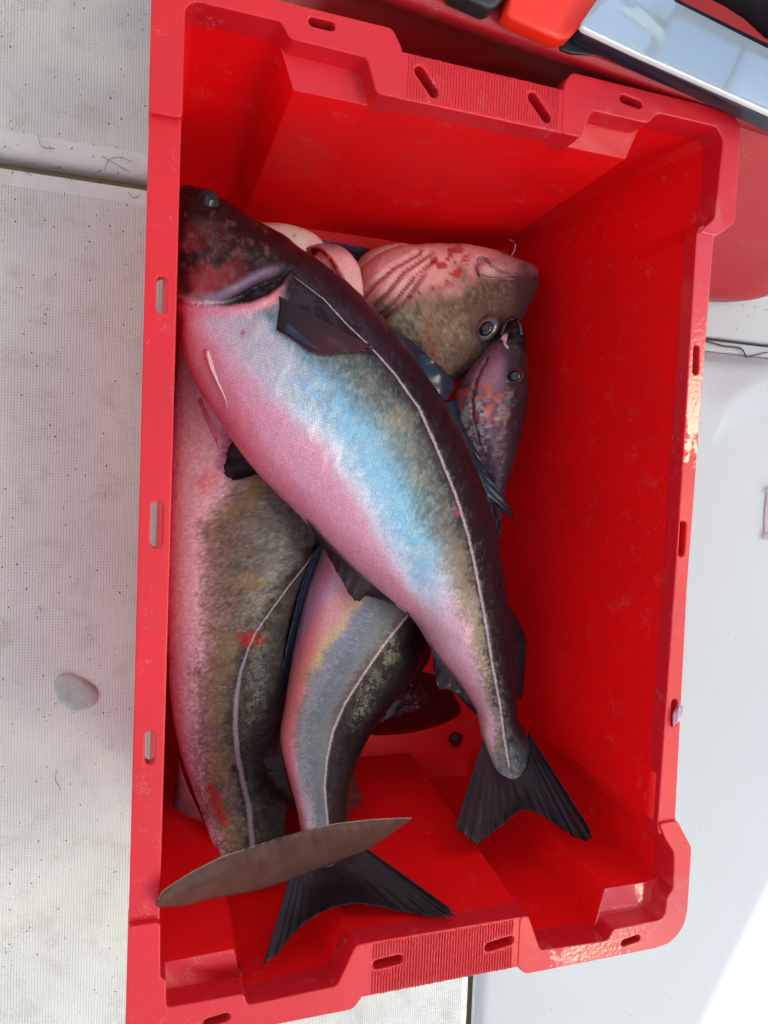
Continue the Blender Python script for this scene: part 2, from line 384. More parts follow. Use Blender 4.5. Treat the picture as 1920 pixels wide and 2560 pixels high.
# sealant patch on the left hatch
pc = at(164, 1494, DZ); V = []; Fc = []
for ring, (s, z) in enumerate(((1.0, .0002), (.96, .0022), (.6, .0030))):
    for k in range(28):
        a = 2 * math.pi * k / 28; rr = 1 + .06 * math.sin(3 * a + 1) + random.uniform(-.03, .03)
        V.append((pc[0] + .0235 * s * rr * math.cos(a), pc[1] + .0195 * s * rr * math.sin(a) - .1 * .0235 * math.cos(a) * 3 * s, DZ + z + random.uniform(0, .0005)))
for r in range(2):
    for k in range(28): Fc.append((r * 28 + k, r * 28 + (k + 1) % 28, (r + 1) * 28 + (k + 1) % 28, (r + 1) * 28 + k))
Fc.append(tuple(56 + k for k in range(28)))
tag(mesh('sealant_patch', V, Fc, M_PATCH), 'round grey sealant patch on the non-slip deck left of the red crate', 'patch')
# grit scattered on the deck
V, Fc = [], []
def speck(x, y, z, r):
    n = 6; o = len(V); ph = random.random() * 6; e = random.uniform(.5, 1)
    for k in range(n):
        a = 2 * math.pi * k / n; q = r * random.uniform(.6, 1.2)
        V.append((x + q * math.cos(a) * e, y + q * math.sin(a), z))
    V.append((x, y, z + r * .8))
    for k in range(n): Fc.append((o + k, o + (k + 1) % n, o + n))
for i in range(1500):
    x = random.uniform(-.16, .0); y = random.uniform(-.2, .95)
    if i % 3 and fbm(np.array([x * 22 + 9]), np.array([y * 22 + 9]), 3)[0] < .5: continue
    speck(x, y, DZ + .0002, random.choice([.0003, .00035, .0004, .0005, .0007, .0011]))
for i in range(60): speck(random.uniform(.52, .97), random.uniform(-.35, .50), DZ + .003, random.choice([.0004, .0006, .001]))
for i in range(40): speck(random.uniform(.70, .95), random.uniform(.668, .73), DZ + .0015, random.choice([.0005, .0008, .0013]))
tag(mesh('grit', V, Fc, M_GRIT), 'dark specks of grit scattered over the white deck', 'grit', kind='stuff')
J = ([], [])
def hair(P, r=.00028):
    pts = [ats(x, y, DZ + .0012) for x, y in P]; tube('', resample(pts, 14), r, None, n=4, join=J)
hair([(95, 335), (100, 360), (115, 370), (137, 371)]); hair([(255, 390), (280, 405), (325, 430)]); hair([(262, 425), (272, 400), (300, 393), (330, 405)])
hair([(143, 1925), (138, 1950), (150, 1970), (151, 1975)]); hair([(320, 480), (335, 495), (350, 487)]); hair([(170, 440), (180, 452)]); hair([(60, 425), (80, 440)])
hair([(97, 1515), (103, 1530)]); hair([(1890, 1900), (1905, 1920)])
tag(mesh('loose_fibre', *J, M_HAIR), 'fine dark hairs and fibres lying on the white deck', 'fibres', kind='stuff')
# twig on the right
J = ([], [])
for P, r in (([(1765, 852), (1810, 865), (1850, 870), (1865, 890)], .0013), ([(1755, 905), (1810, 905), (1865, 893), (1920, 880)], .0009),
             ([(1758, 918), (1820, 905), (1865, 893)], .0006), ([(1765, 935), (1800, 920), (1850, 900)], .0005)):
    tube('', resample([ats(x, y, DZ + .0045) for x, y in P], 18), r, None, n=5, join=J)
tag(mesh('twig', *J, M_TWIG), 'thin brown forked twig lying on the deck right of the crate', 'twig')
P = [ats(x, y, DZ + .006 + z) for x, y, z in ((1865, 1015, 0), (1880, 1012, .003), (1897, 1022, .001), (1888, 1029, .002), (1872, 1025, .001))]
P2 = [p - np.array([0, 0, .0025]) for p in P]
tag(mesh('leaf_scrap', P + P2, [(0, 1, 2, 3, 4), (9, 8, 7, 6, 5)] + [(i, 5 + i, 5 + (i + 1) % 5, (i + 1) % 5) for i in range(5)], simple('leaf', (.10, .10, .05), .6)),
    'small olive leaf scrap on the white side deck', 'leaf')
# hinge at the right edge
rt = empty('hinge', tuple(ats(1915, 1282, DZ)), 'white plastic hinge cover fixed to the deck at the right edge', 'hinge')
bm = bmesh.new(); x0 = ats(1905, 1282, DZ)[0] + .004
y0, y1 = ats(1905, 1345, DZ)[1], ats(1905, 1220, DZ)[1]
for k in range(24): pass
V = []; Fc = []; n = 10
for j in range(9):
    yy = y0 + .008 + (y1 - y0 - .016) * j / 8; bul = .002 * math.sin(math.pi * j / 8)
    for i in range(n + 1):
        a = math.pi * i / n; V.append((x0 + .012 - (.012 + bul) * math.cos(a), yy, DZ + .003 + .010 * math.sin(a) + .0006 * math.sin(i * 3.1)))
for j in range(8):
    for i in range(n): Fc.append((j * (n + 1) + i, j * (n + 1) + i + 1, (j + 1) * (n + 1) + i + 1, (j + 1) * (n + 1) + i))
mesh('barrel', V, Fc, M_WHITEP, rt)
for yy in (y0 + .003, y1 - .003):
    bm = bmesh.new(); box(bm, (x0 + .013, yy, DZ + .008), (.030, .009, .014)); bevel(bobj('end_cap', bm, M_WHITEP, rt), .0015)

# ------------------------------------------------------------------ the red crate
crate = empty('fish_crate', (.25, .4, -.005), 'scuffed red plastic fish crate holding the pile of fish', 'crate')
zl = H - .022
# inner contour, anticlockwise from above, starting at the top left corner going left side down
A = [(.0205, .775), (.0205, .697), (.0205, .40), (.0205, .098), (.020, .052), (.026, .050), (.029, .027), (.089, .027), (.092, .018), (.166, .019),
     (.181, .052), (.344, .052), (.358, .017), (.430, .014), (.436, .024), (.490, .025), (.496, .031), (.496, .046), (.504, .054), (.502, .092), (.491, .106), (.482, .122),
     (.487, .40), (.488, .678), (.505, .697), (.509, .771), (.501, .781), (.434, .781), (.424, .770), (.366, .770), (.357, .745), (.170, .745), (.161, .771), (.100, .772), (.094, .783), (.030, .783)]
B = list(A)
def setB(old, new): B[A.index(old)] = new
setB((.029, .027), (.029, .050)); setB((.089, .027), (.083, .052))
setB((.436, .024), (.440, .052)); setB((.490, .025), (.490, .052)); setB((.496, .031), (.494, .053)); setB((.496, .046), (.497, .0535))
setB((.424, .770), (.418, .745)); setB((.366, .770), (.366, .745)); setB((.161, .771), (.168, .745)); setB((.100, .772), (.108, .745))
def floor_pt(p):
    x, y = p
    x2 = x + (.004 if x < .1 else 0) - (.034 * max(0, (x - .42) / .08) if x > .42 else 0)
    y2 = y + (.036 if y < .15 else 0) - (.010 if y > .65 else 0)
    if y > .6 and x > .48: x2 = .452
    if y > .75: y2 = .738 + (y - .75) * .25
    return (x2, y2)
Cc = [floor_pt(p) for p in B]
def mid_pt(b, c):
    q = .75 * np.array(b) + .25 * np.array(c)
    if b[0] > .495 and b[1] > .6: q[0] = .482
    return tuple(q)
n = len(A); V = []; Fc = []
levels = [(A, H - .0095), (A, zl), (B, zl), ([mid_pt(b, c) for b, c in zip(B, Cc)], .75 * zl), ([tuple(.45 * np.array(b) + .55 * np.array(c)) if not (b[0] > .48 and b[1] > .6) else (.469 + .00, .45 * b[1] + .55 * c[1]) for b, c in zip(B, Cc)], .42 * zl), (Cc, 0.0)]
for L, z in levels: V += [(p[0], p[1], z) for p in L]
for l in range(len(levels) - 1):
    for i in range(n):
        j = (i + 1) % n; Fc.append((l * n + i, l * n + j, (l + 1) * n + j, (l + 1) * n + i)[::-1])
bm = bmesh.new(); bv = [bm.verts.new(v) for v in V]
for f in Fc:
    try: bm.faces.new([bv[i] for i in f])
    except Exception: pass
bot = bm.faces.new([bv[(len(levels) - 1) * n + i] for i in range(n)])
bmesh.ops.remove_doubles(bm, verts=bm.verts, dist=1e-5)
bmesh.ops.dissolve_degenerate(bm, edges=bm.edges, dist=1e-5)
bmesh.ops.triangulate(bm, faces=[f for f in bm.faces if len(f.verts) > 4])
bmesh.ops.recalc_face_normals(bm, faces=bm.faces)
bm.normal_update()
fl = [f for f in bm.faces if abs(f.normal.z) > .9 and f.calc_center_median().z < .001]
if fl[0].normal.z < 0: bmesh.ops.reverse_faces(bm, faces=bm.faces)
shell = bobj('shell', bm, M_RED, crate, True)
shell.data.materials.append(M_RIM)
for p_ in shell.data.polygons:
    if abs(p_.normal.z) > .95 and p_.center.z > zl - .002: p_.material_index = 1
bevel(shell, .0035, 3, 22)
so = shell.modifiers.new('wall', 'SOLIDIFY'); so.thickness = .003; so.offset = -1

def stadium(p, q, w, n=6):
    p, q = np.array(p[:2]), np.array(q[:2]); d = (q - p) / np.linalg.norm(q - p); a0 = math.atan2(d[1], d[0]); P = []
    for k in range(n + 1): a = a0 - math.pi / 2 + math.pi * k / n; P.append((q[0] - d[0] * w + w * math.cos(a), q[1] - d[1] * w + w * math.sin(a)))
    for k in range(n + 1): a = a0 + math.pi / 2 + math.pi * k / n; P.append((p[0] + d[0] * w + w * math.cos(a), p[1] + d[1] * w + w * math.sin(a)))
    return P
def rounded(P, r=.004, n=4):
    out = []; m = len(P)
    for i in range(m):
        a, b, c = np.array(P[i - 1]), np.array(P[i]), np.array(P[(i + 1) % m]); la, lc = np.linalg.norm(a - b), np.linalg.norm(c - b)
        ua, uc = (a - b) / la, (c - b) / lc; cosang = float(ua @ uc)
        if cosang < -.985: out.append(tuple(b)); continue
        t = min(r * (5 if i in big_corner.get(id(P), ()) else 1), la * .42, lc * .42)
        p, q = b + ua * t, b + uc * t
        for k in range(n + 1): s = k / n; out.append(tuple((1 - s) ** 2 * p + 2 * s * (1 - s) * b + s * s * q))
    return out
big_corner = {}
def plate(name, outline, holes, ztop, thick, mat, parent, bev=.0012):
    outline = rounded(outline)
    cu = bpy.data.curves.new(name, 'CURVE'); cu.dimensions = '2D'; cu.fill_mode = 'BOTH'
    cu.extrude = thick / 2 - bev; cu.bevel_depth = bev; cu.bevel_resolution = 2; cu.offset = -bev
    for P in [outline] + holes:
        s = cu.splines.new('POLY'); s.points.add(len(P) - 1); s.use_cyclic_u = True
        for i, q in enumerate(P): s.points[i].co = (q[0], q[1], 0, 1)
    t = bpy.data.objects.new('tmp', cu); COL.objects.link(t)
    bpy.context.view_layer.update()
    me = bpy.data.meshes.new_from_object(t.evaluated_get(bpy.context.evaluated_depsgraph_get()))
    bpy.data.objects.remove(t)
    for v in me.vertices: v.co.z += ztop - thick / 2
    for p in me.polygons: p.use_smooth = False
    me.name = name; me.materials.clear()
    return link(name, me, mat, parent, False)
def px2(a, b, z=H): return ats(a, b, z)[:2]
def slot(a, b, c, d, w, z=H): return stadium(px2(a, b, z), px2(c, d, z), w)
TL = [(0, .797), (0, .698), (.0235, .698), (.0235, .776), (.030, .782), (.093, .782), (.100, .771), (.161, .770), (.170, .7445), (.190, .7445), (.190, .783), (.181, .797)]
TR = [(.344, .797), (.337, .786), (.337, .7445), (.357, .7445), (.366, .769), (.424, .769), (.434, .780), (.500, .780), (.508, .770), (.504, .697), (.487, .682), (.507, .681), (.528, .697), (.528, .776), (.5262, .787), (.520, .794), (.509, .797)]
BL = [(0, -.003), (.181, -.003), (.190, .008), (.190, .0525), (.181, .0525), (.166, .020), (.092, .018), (.089, .028), (.0295, .028), (.029, .050), (.0245, .053), (.0235, .097), (0, .097)]
BR = [(.335, .0525), (.335, .006), (.344, -.002), (.486, -.002), (.502, .0005), (.512, .007), (.519, .017), (.522, .032), (.522, .094), (.503, .123), (.482, .122), (.490, .106), (.501, .092), (.503, .055), (.496, .047), (.495, .031), (.490, .026), (.436, .025), (.430, .015), (.358, .018), (.344, .0525)]
TH = .03
plate('rim_corner', TL, [slot(771, 51, 838, 68, .0035)], H, TH, M_RIM, crate)
plate('rim_corner', TR, [slot(1551, 243, 1605, 264, .0035)], H, TH, M_RIM, crate)
plate('rim_corner', BL, [slot(507, 2562, 576, 2541, .0035)], H, TH, M_RIM, crate)
plate('rim_corner', BR, [slot(1553, 2361, 1601, 2344, .0035)], H, TH, M_RIM, crate)
zs_ = H - .006
plate('side_rim', [(.0004, .08), (.0231, .08), (.0234, .40), (.0231, .715), (.0004, .715)],
      [slot(404, 783, 404, 691, .0036, zs_), slot(391, 1371, 393, 1253, .0044, zs_), slot(374, 1912, 376, 1828, .0036, zs_)], zs_, .012, M_RIM, crate)
plate('side_rim', [(.4822, .1222), (.484, .110), (.512, .108), (.503, .1232), (.5005, .35), (.507, .6808), (.511, .69), (.491, .69), (.4872, .6818), (.486, .40)],
      [slot(1739, 937, 1742, 863, .0034, H - .003), slot(1703, 1392, 1709, 1303, .0038, H - .003), slot(1683, 1817, 1687, 1748, .0034, H - .003)], H - .003, .018, M_RIM, crate)
ZB = H - .0009
sT = [((1041, 166), (1093, 243)), ((1324, 232), (1374, 305))]; sB = [((932, 2415), (1008, 2397)), ((1212, 2372), (1285, 2349))]
hT = [slot(*a, *b, .0042, ZB) for a, b in sT]; hB = [slot(*a, *b, .0042, ZB) for a, b in sB]
plate('handle_bar', [(.178, .7448), (.349, .7448), (.349, .7815), (.178, .7815)], hT, ZB, .022, M_RIM, crate)
plate('handle_bar', [(.180, .0055), (.3430, .0055), (.3430, .0522), (.180, .0522)], hB, ZB, .022, M_RIM, crate)
# moulded grip ribs across both handle bars, broken where the slots are
def inpoly(x, y, P):
    c = False
    for i in range(len(P)):
        a, b = P[i], P[i - 1]
        if (a[1] > y) != (b[1] > y) and x < (b[0] - a[0]) * (y - a[1]) / (b[1] - a[1]) + a[0]: c = not c
    return c
for (y0, y1, holes, xr, amp) in ((.7465, .7808, hT, (.195, .334), .0009), (.0062, .0505, hB, (.196, .331), .0017)):
    V, Fc = [], []; cnt = int((xr[1] - xr[0]) / .00262)
    for i in range(cnt):
        x = xr[0] + (i + .5) * .00262; run = []; m = 34
        for j in range(m + 1):
            y = y0 + (y1 - y0) * j / m
            bad = any(inpoly(x + e, y + g, Hh) for Hh in holes for e in (-.0012, 0, .0012) for g in (-.001, .001))
            if not bad: run.append(y + (0 if 0 < j < m else random.uniform(-.0007, .0007)))
            if bad or j == m:
                if len(run) > 1:
                    o = len(V)
                    for q, yy in enumerate(run):
                        w = .00075; h = amp * random.uniform(.75, 1.1); dx = .00018 * math.sin(yy * 700 + i) + random.uniform(-.0001, .0001)
                        if q in (0, len(run) - 1): h *= .3
                        V += [(x - w + dx, yy, ZB - .0002), (x - w * .4 + dx, yy, ZB + h), (x + w * .4 + dx, yy, ZB + h), (x + w + dx, yy, ZB - .0002)]
                    for q in range(len(run) - 1):
                        for k in range(3): Fc.append((o + q * 4 + k, o + q * 4 + k + 1, o + q * 4 + k + 5, o + q * 4 + k + 4)[::-1])
                run = []
    mesh('grip_ribs', V, Fc, M_RIM, crate)
# slime on the right rim
sc = ats(1694, 1785, H + .001); bm = bmesh.new()
bmesh.ops.create_icosphere(bm, subdivisions=3, radius=1)
for v in bm.verts:
    k = 1 + .35 * math.sin(v.co.x * 5 + v.co.y * 4) * math.cos(v.co.z * 3)
    v.co = Vector((v.co.x * .0042 * k + v.co.y * .003, v.co.y * .010 * k, v.co.z * .0022 * k)) + Vector(sc)
tag(bobj('slime_blob', bm, M_SLIME, None, True), 'small translucent pink blob of slime on the right rim slot of the crate', 'slime')

# ------------------------------------------------------------------ fish
def fish_body(root, pairs, zs, th, lat, colf, mat, nu=300, nv=120, dispf=None, name='body', expo=.9, roll=None, latw=lambda s: 1):
    pairs = np.array(pairs, float); ns = len(pairs); t = np.linspace(0, ns - 1, nu)
    Pv = crom(pairs[:, 0], t); Pd = crom(pairs[:, 1], t); z = crom(zs, t)[:, 0]; h = crom(th, t)[:, 0]
    rl = crom(roll, t)[:, 0] if roll is not None else np.zeros(nu)
    ph = np.linspace(0, 2 * np.pi, nv, endpoint=False)
    V = np.zeros((nu, nv, 3)); vv = (1 + np.cos(ph)) / 2
    prevc = None; ulen = 0; U = np.zeros((nu, nv, 2))
    for i in range(nu):
        a = at(*Pv[i], z[i] - rl[i]); b = at(*Pd[i], z[i] + rl[i]); c = (a + b) / 2; ax = (b - a) / 2
        cs = np.sign(np.cos(ph)) * np.abs(np.cos(ph)) ** expo; sn = np.sign(np.sin(ph)) * np.abs(np.sin(ph)) ** expo
        nrm = np.array([0, 0, 1.0]); axn = ax / np.linalg.norm(ax); nrm = nrm - axn * axn[2]; nrm /= np.linalg.norm(nrm)
        V[i] = c + ax * cs[:, None] + nrm * (h[i] * sn)[:, None]
        if prevc is not None: ulen += np.linalg.norm(c - prevc)
        prevc = c; g = np.r_[0, np.cumsum(np.linalg.norm(np.diff(V[i], axis=0), axis=1))]
        U[i, :, 0] = ulen; U[i, :, 1] = g - g[nv // 4]
    W = V.reshape(-1, 3); XY = proj(W)
    S = np.repeat(t, nv); VV = np.tile(vv, nu); TOP = np.tile(np.sin(ph) > -.05, nu)
    if dispf is not None:
        nr = np.zeros_like(V); du = np.gradient(V, axis=0); dv = (np.roll(V, -1, 1) - np.roll(V, 1, 1)) / 2
        nr = np.cross(dv, du); nr /= np.linalg.norm(nr, axis=2, keepdims=True) + 1e-12
        if nr[nu // 2, nv // 4, 2] < 0: nr = -nr
        d = dispf(S, VV, XY[:, 0], XY[:, 1]) * TOP
        W = W + nr.reshape(-1, 3) * d[:, None]
    faces = []
    for i in range(nu - 1):
        for k in range(nv):
            k2 = (k + 1) % nv; faces.append((i * nv + k, i * nv + k2, (i + 1) * nv + k2, (i + 1) * nv + k))
    Vl = [tuple(p) for p in W]; Vl.append(tuple(W[:nv].mean(0))); Vl.append(tuple(W[-nv:].mean(0))); c0 = len(Vl) - 2
    for k in range(nv):
        faces.append((k, c0, (k + 1) % nv)); o = (nu - 1) * nv; faces.append((o + k, o + (k + 1) % nv, c0 + 1))
    me = bpy.data.meshes.new(name); me.from_pydata(Vl, [], faces); me.update()
    col, sil = colf(S, VV, XY[:, 0], XY[:, 1])
    C4 = np.ones((len(Vl), 4)); C4[:len(W), :3] = np.clip(col, 0, 1); C4[c0:, :3] = col[:1].mean(0)
    at_ = me.attributes.new('col', 'FLOAT_COLOR', 'POINT'); at_.data.foreach_set('color', C4.ravel().astype(np.float32))
    ld = np.full(len(Vl), 99.0); ld[:len(W)] = np.where(TOP, sdist(XY[:, 0], XY[:, 1], lat) / latw(S), 99) if lat else 99
    at_ = me.attributes.new('lat', 'FLOAT', 'POINT'); at_.data.foreach_set('value', ld.astype(np.float32))
    sl_ = np.zeros(len(Vl)); sl_[:len(W)] = sil
    at_ = me.attributes.new('sil', 'FLOAT', 'POINT'); at_.data.foreach_set('value', sl_.astype(np.float32))
    uvl = me.uv_layers.new(name='UVMap'); UU = np.vstack([U.reshape(-1, 2), [[0, 0], [0, 0]]])
    li = np.zeros(len(me.loops), int); me.loops.foreach_get('vertex_index', li); uvl.data.foreach_set('uv', UU[li].ravel())
    o = link(name, me, mat, root)
    o.data.update(); bv = BVHTree.FromPolygons(Vl, faces)
    return o, bv
def drape(bv, x, y, off=.002, zdef=.1):
    d = Vector(at(x, y, 0) - CAM).normalized(); hit = bv.ray_cast(Vector(CAM), d)
    if hit[0] is None: return at(x, y, zdef)
    return np.array(hit[0] - d * off)
def fin(name, root, base, edge, zb, ze, mat, rays=30, nt=60, nr=14, wave=.0008, jag=.03, thick=.0007, bv=None, off=.002, arch=0, smooth_edge=True, sag=None):
    Bp = resample(base, nt); Ep = resample(edge, nt, smooth_edge)
    zb = np.interp(np.linspace(0, 1, nt), np.linspace(0, 1, len(np.atleast_1d(zb))), np.atleast_1d(zb)) if np.ndim(zb) else np.full(nt, zb)
    ze = np.interp(np.linspace(0, 1, nt), np.linspace(0, 1, len(np.atleast_1d(ze))), np.atleast_1d(ze)) if np.ndim(ze) else np.full(nt, ze)
    V = []; UVs = []; rs = random.Random(len(name) * 31 + nt + int(base[0][0]))
    jj = [rs.uniform(-1, .4) * jag for _ in range(nt)]
    for i in range(nt):
        T = i / (nt - 1)
        for j in range(nr):
            r = j / (nr - 1); rr = r * (1 + jj[i] * (r ** 6))
            x, y = Bp[i] * (1 - rr) + Ep[i] * rr
            if bv is not None: p = drape(bv, x, y, off * (.12 + .88 * min(1, r * 2.5)) + .0012 * math.sin(T * rays * .9) * r + .001 * r)
            else:
                z = zb[i] * (1 - r) + ze[i] * r + arch * math.sin(math.pi * r) + wave * math.sin(T * rays * 2.1) * r + wave * 3 * math.sin(T * 9 + r * 3) * r
                p = at(x, y, z)
            V.append(p); UVs.append((T * rays, r))
    faces = [(i * nr + j, (i + 1) * nr + j, (i + 1) * nr + j + 1, i * nr + j + 1) for i in range(nt - 1) for j in range(nr - 1)]
    o = mesh(name, V, faces, mat, root); uvl = o.data.uv_layers.new(name='UVMap')
    for l in o.data.loops: uvl.data[l.index].uv = UVs[l.vertex_index]
    m = o.modifiers.new('thickness', 'SOLIDIFY'); m.thickness = thick; m.offset = 0
    return o
def eye(root, x, y, bv, r, zdef=.1, ring=1.45, sq=(1, 1), sink=.3, rot=0, up=0, mat=None):
    p = drape(bv, x, y, 0, zdef); d = Vector(CAM - p).normalized(); q = d.to_track_quat('Z', 'Y').to_matrix().to_4x4()
    bm = bmesh.new(); bmesh.ops.create_uvsphere(bm, u_segments=28, v_segments=16, radius=1)
    mtx = Matrix.Translation(Vector(p) + d * (up)) @ q @ Matrix.Rotation(rot, 4, 'Z') @ Matrix.Diagonal((r * ring * sq[0], r * ring * sq[1], r * (.75 if mat else .35), 1))
    bm.transform(mtx); e = bobj('eye', bm, mat or M_EYERING, root, True)
    bm = bmesh.new(); bmesh.ops.create_uvsphere(bm, u_segments=24, v_segments=12, radius=1)
    mtx = Matrix.Translation(Vector(p) + d * (up + r * (.38 if mat else .02))) @ q @ Matrix.Rotation(rot, 4, 'Z') @ Matrix.Diagonal((r * sq[0], r * sq[1], r * .55, 1))
    bm.transform(mtx); o = bobj('pupil', bm, M_EYE, None, True); o.parent = e
    # pupil shares the eye's frame (identity locals under the eye)
    o.matrix_parent_inverse = Matrix.Identity(4); return e

# ---- big pollack on top
fa = empty('pollack', (.25, .4, .15), 'largest pollack lying across the top of the pile, blue sheen on its silver flank', 'fish', 'fish in the red crate')
pA = [((380, 660), (380, 440)), ((388, 700), (388, 407)), ((396, 765), (440, 413)), ((430, 840), (520, 462)), ((480, 915), (610, 520)), ((530, 990), (700, 577)), ((585, 1052), (785, 650)),
      ((635, 1101), (860, 735)), ((690, 1160), (930, 835)), ((745, 1215), (985, 920)), ((800, 1265), (1022, 1010)), ((850, 1305), (1050, 1095)), ((890, 1335), (1070, 1170)),
      ((916, 1372), (1085, 1250)), ((940, 1415), (1097, 1340)), ((975, 1457), (1103, 1425)), ((1010, 1503), (1110, 1490)), ((1033, 1545), (1117, 1550)), ((1044, 1600), (1140, 1592)), ((1068, 1662), (1146, 1650)), ((1090, 1695), (1125, 1692))]
zA = [.195, .195, .195, .19, .185, .18, .175, .17, .165, .160, .156, .152, .149, .147, .146, .147, .15, .156, .164, .174, .18]
tA = [.02, .034, .040, .046, .052, .055, .056, .056, .054, .051, .047, .043, .039, .035, .031, .027, .023, .018, .012, .006, .002]
latA = [(640, 600), (700, 645), (750, 700), (800, 748), (850, 803), (905, 880), (945, 970), (985, 1070), (1013, 1160), (1030, 1240), (1047, 1330), (1063, 1430), (1080, 1520), (1090, 1600), (1100, 1655)]
gillA = [(370, 640), (400, 645), (440, 650), (480, 646), (520, 627), (560, 604), (600, 590), (626, 581)]
gillLow = [(370, 654), (430, 660), (490, 660), (540, 652), (582, 636), (612, 612), (626, 581)]
def colA(S, v, X, Y):
    n1 = fbm(X / 60, Y / 60); n2 = fbm(X / 14, Y / 14, 3); n3 = fbm(X / 5, Y / 5, 2)
    ln = sdist(X, Y, latA); w = ln + (n1 - .5) * 30 + (n2 - .5) * 6 + (n3 - .5) * 14       # + on the belly side, pixels from the lateral line
    wid = 1 - .72 * sm(5, 17, S)
    k = w / wid
    c = np.tile(np.array([.62, .28, .38]), (len(S), 1))  # belly pink, with the crate's red bounce painted into the colour
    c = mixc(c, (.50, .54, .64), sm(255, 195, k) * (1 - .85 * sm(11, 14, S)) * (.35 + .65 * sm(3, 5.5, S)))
    c = mixc(c, (.085, .26, .44), sm(222, 160, k + (n2 - .5) * 16) * .85 * (1 - sm(10, 13, S)) * sm(4, 6, S))  # bluish flank, the sky's sheen painted into its colour
    c = mixc(c, (.34, .32, .36), sm(250, 150, k) * sm(6, 4.5, S) * .65 + 0 * k)
    c = mixc(c, (.36, .30, .20), .6 * sm(.52, .66, fbm(X / 36 + 7, Y / 36)) * sm(215, 180, k) * sm(110, 150, k) * sm(3.5, 4.5, S) * sm(8, 6, S) * .5)
    c = mixc(c, (.10, .18, .24), sm(140, 95, k + (n2 - .5) * 24) * .9)
    c = mixc(c, (.075, .085, .085), sm(122, 46, k + (n2 - .5) * 14 + (n3 - .5) * 34))
    c = mixc(c, (.26, .24, .16), sm(.56, .7, n3) * sm(20, 50, k) * sm(120, 90, k) * .22)
    c = mixc(c, (.62, .40, .52), sm(10, 13, S) * sm(60, 110, k) * .7)
    c = mixc(c, (.38, .26, .12), sm(.60, .72, n1) * sm(260, 120, k) * sm(10, 60, k) * .2)
    c = mixc(c, (.24, .17, .12), sm(9, 12, S) * sm(130, 60, k) * sm(0, 40, k) * .75)
    c = mixc(c, (.032, .020, .024), sm(46, 2, k + (n2 - .5) * 10 + (n3 - .5) * 24))
    c = mixc(c, (.014, .007, .010), sm(4, -8, ln))
    c = mixc(c, (.50, .27, .33), sm(11.5, 14, S) * sm(50, 110, k) * .75)
    # head: dark maroon, redder on the cheek
    g = sdist(X, Y, gillA)                                                   # negative above the gill slit
    head = sm(6, -10, g) * sm(640, 600, X)
    hc = np.tile(np.array([.018, .006, .007]), (len(S), 1))
    hc = mixc(hc, (.20, .022, .030), sm(.30, .66, fbm(X / 40 + 3, Y / 40)) * sm(460, 560, Y) * sm(570, 440, X))
    hc = mixc(hc, (.16, .07, .07), sm(.62, .74, fbm(X / 22, Y / 22)) * .5)
    c = mixc(c, hc, head)
    gl = sdist(X, Y, gillLow)
    c = mixc(c, (.16, .10, .17), sm(16, 5, np.abs(g + 6)) * sm(618, 560, X) * sm(400, 480, X) * (g < 4) * .8)  # bluish highlight painted along the lip above the gill slit
    slit = sm(-1, 4, g) * sm(2, -4, gl) * sm(632, 624, X)
    c = mixc(c, (.012, .003, .006), slit * sm(440, 520, X))
    c = mixc(c, (.62, .16, .24), sm(40, 6, gl) * sm(-3, 3, gl) * sm(630, 590, X) * .8)
    c = mixc(c, (.020, .009, .014), sm(598, 626, X + (n2 - .5) * 20) * sm(12, -14, Y - (712 + (X - 600) * .30)) * sm(900, 840, X) * (g > 0))
    c = mixc(c, (.30, .03, .03), sm(4, 1.5, np.abs(np.hypot(X - 524, Y - 720) - 3)) * .7)
    tail = sm(17.5, 19, S); c = mixc(c, (.065, .075, .10), tail * .85 * (.5 + .8 * n2)); c = mixc(c, (.02, .014, .02), sm(19.2, 19.9, S + (n2 - .5) * .8))
    c = mixc(c, (.45, .02, .02), sm(8, 3, np.hypot(X - 990, Y - 1108)))
    sp = sm(.70, .76, n3) * sm(.5, .6, n1) * sm(40, 90, k)
    c = mixc(c, (.30, .12, .14), sp * .15)
    c = c * (.92 + .16 * n3)[:, None]
    sil = sm(25, 90, k) * (1 - head) * (1 - tail)
    return c, sil
def dispA(S, v, X, Y):
    g = sdist(X, Y, gillA); gl = sdist(X, Y, gillLow)
    d = .0045 * sm(2, -9, g) * sm(650, 600, X) * sm(-140, -30, g)
    slit = sm(-1, 5, g) * sm(3, -5, gl) * (X < 630)
    d = d - .006 * slit * sm(430, 520, X)
    d = d + .0018 * sm(30, 6, gl) * (gl > 0) * sm(640, 590, X)
    d = d - .0007 * sm(5, 1, np.abs(sdist(X, Y, latA)))
    d = d + .0012 * (fbm(X / 30, Y / 30) - .5)
    e = np.hypot(X - 447, Y - 437); d = d - .0015 * sm(34, 18, e)
    return d
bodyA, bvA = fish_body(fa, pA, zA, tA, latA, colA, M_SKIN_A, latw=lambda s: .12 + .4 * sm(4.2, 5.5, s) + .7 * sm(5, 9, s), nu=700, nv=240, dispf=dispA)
eye(fa, 447, 437, bvA, .0072, up=-.0005)
fin('pectoral_fin', fa, [(603, 640), (604, 665), (600, 690), (598, 712)], [(803, 748), (800, 758), (770, 764), (735, 765), (700, 770), (670, 760), (648, 745), (628, 730), (606, 716)], 0, 0, M_FINRED, rays=16, bv=bvA, off=.0035, nt=90, nr=24, jag=.07)
fin('fin_membrane', fa, [(612, 690), (610, 715)], [(690, 757), (668, 748), (644, 735), (618, 718)], 0, 0, M_FINBLUE, rays=6, bv=bvA, off=.0062, nt=30, nr=10)
zf = lambda a, b: [a, b]
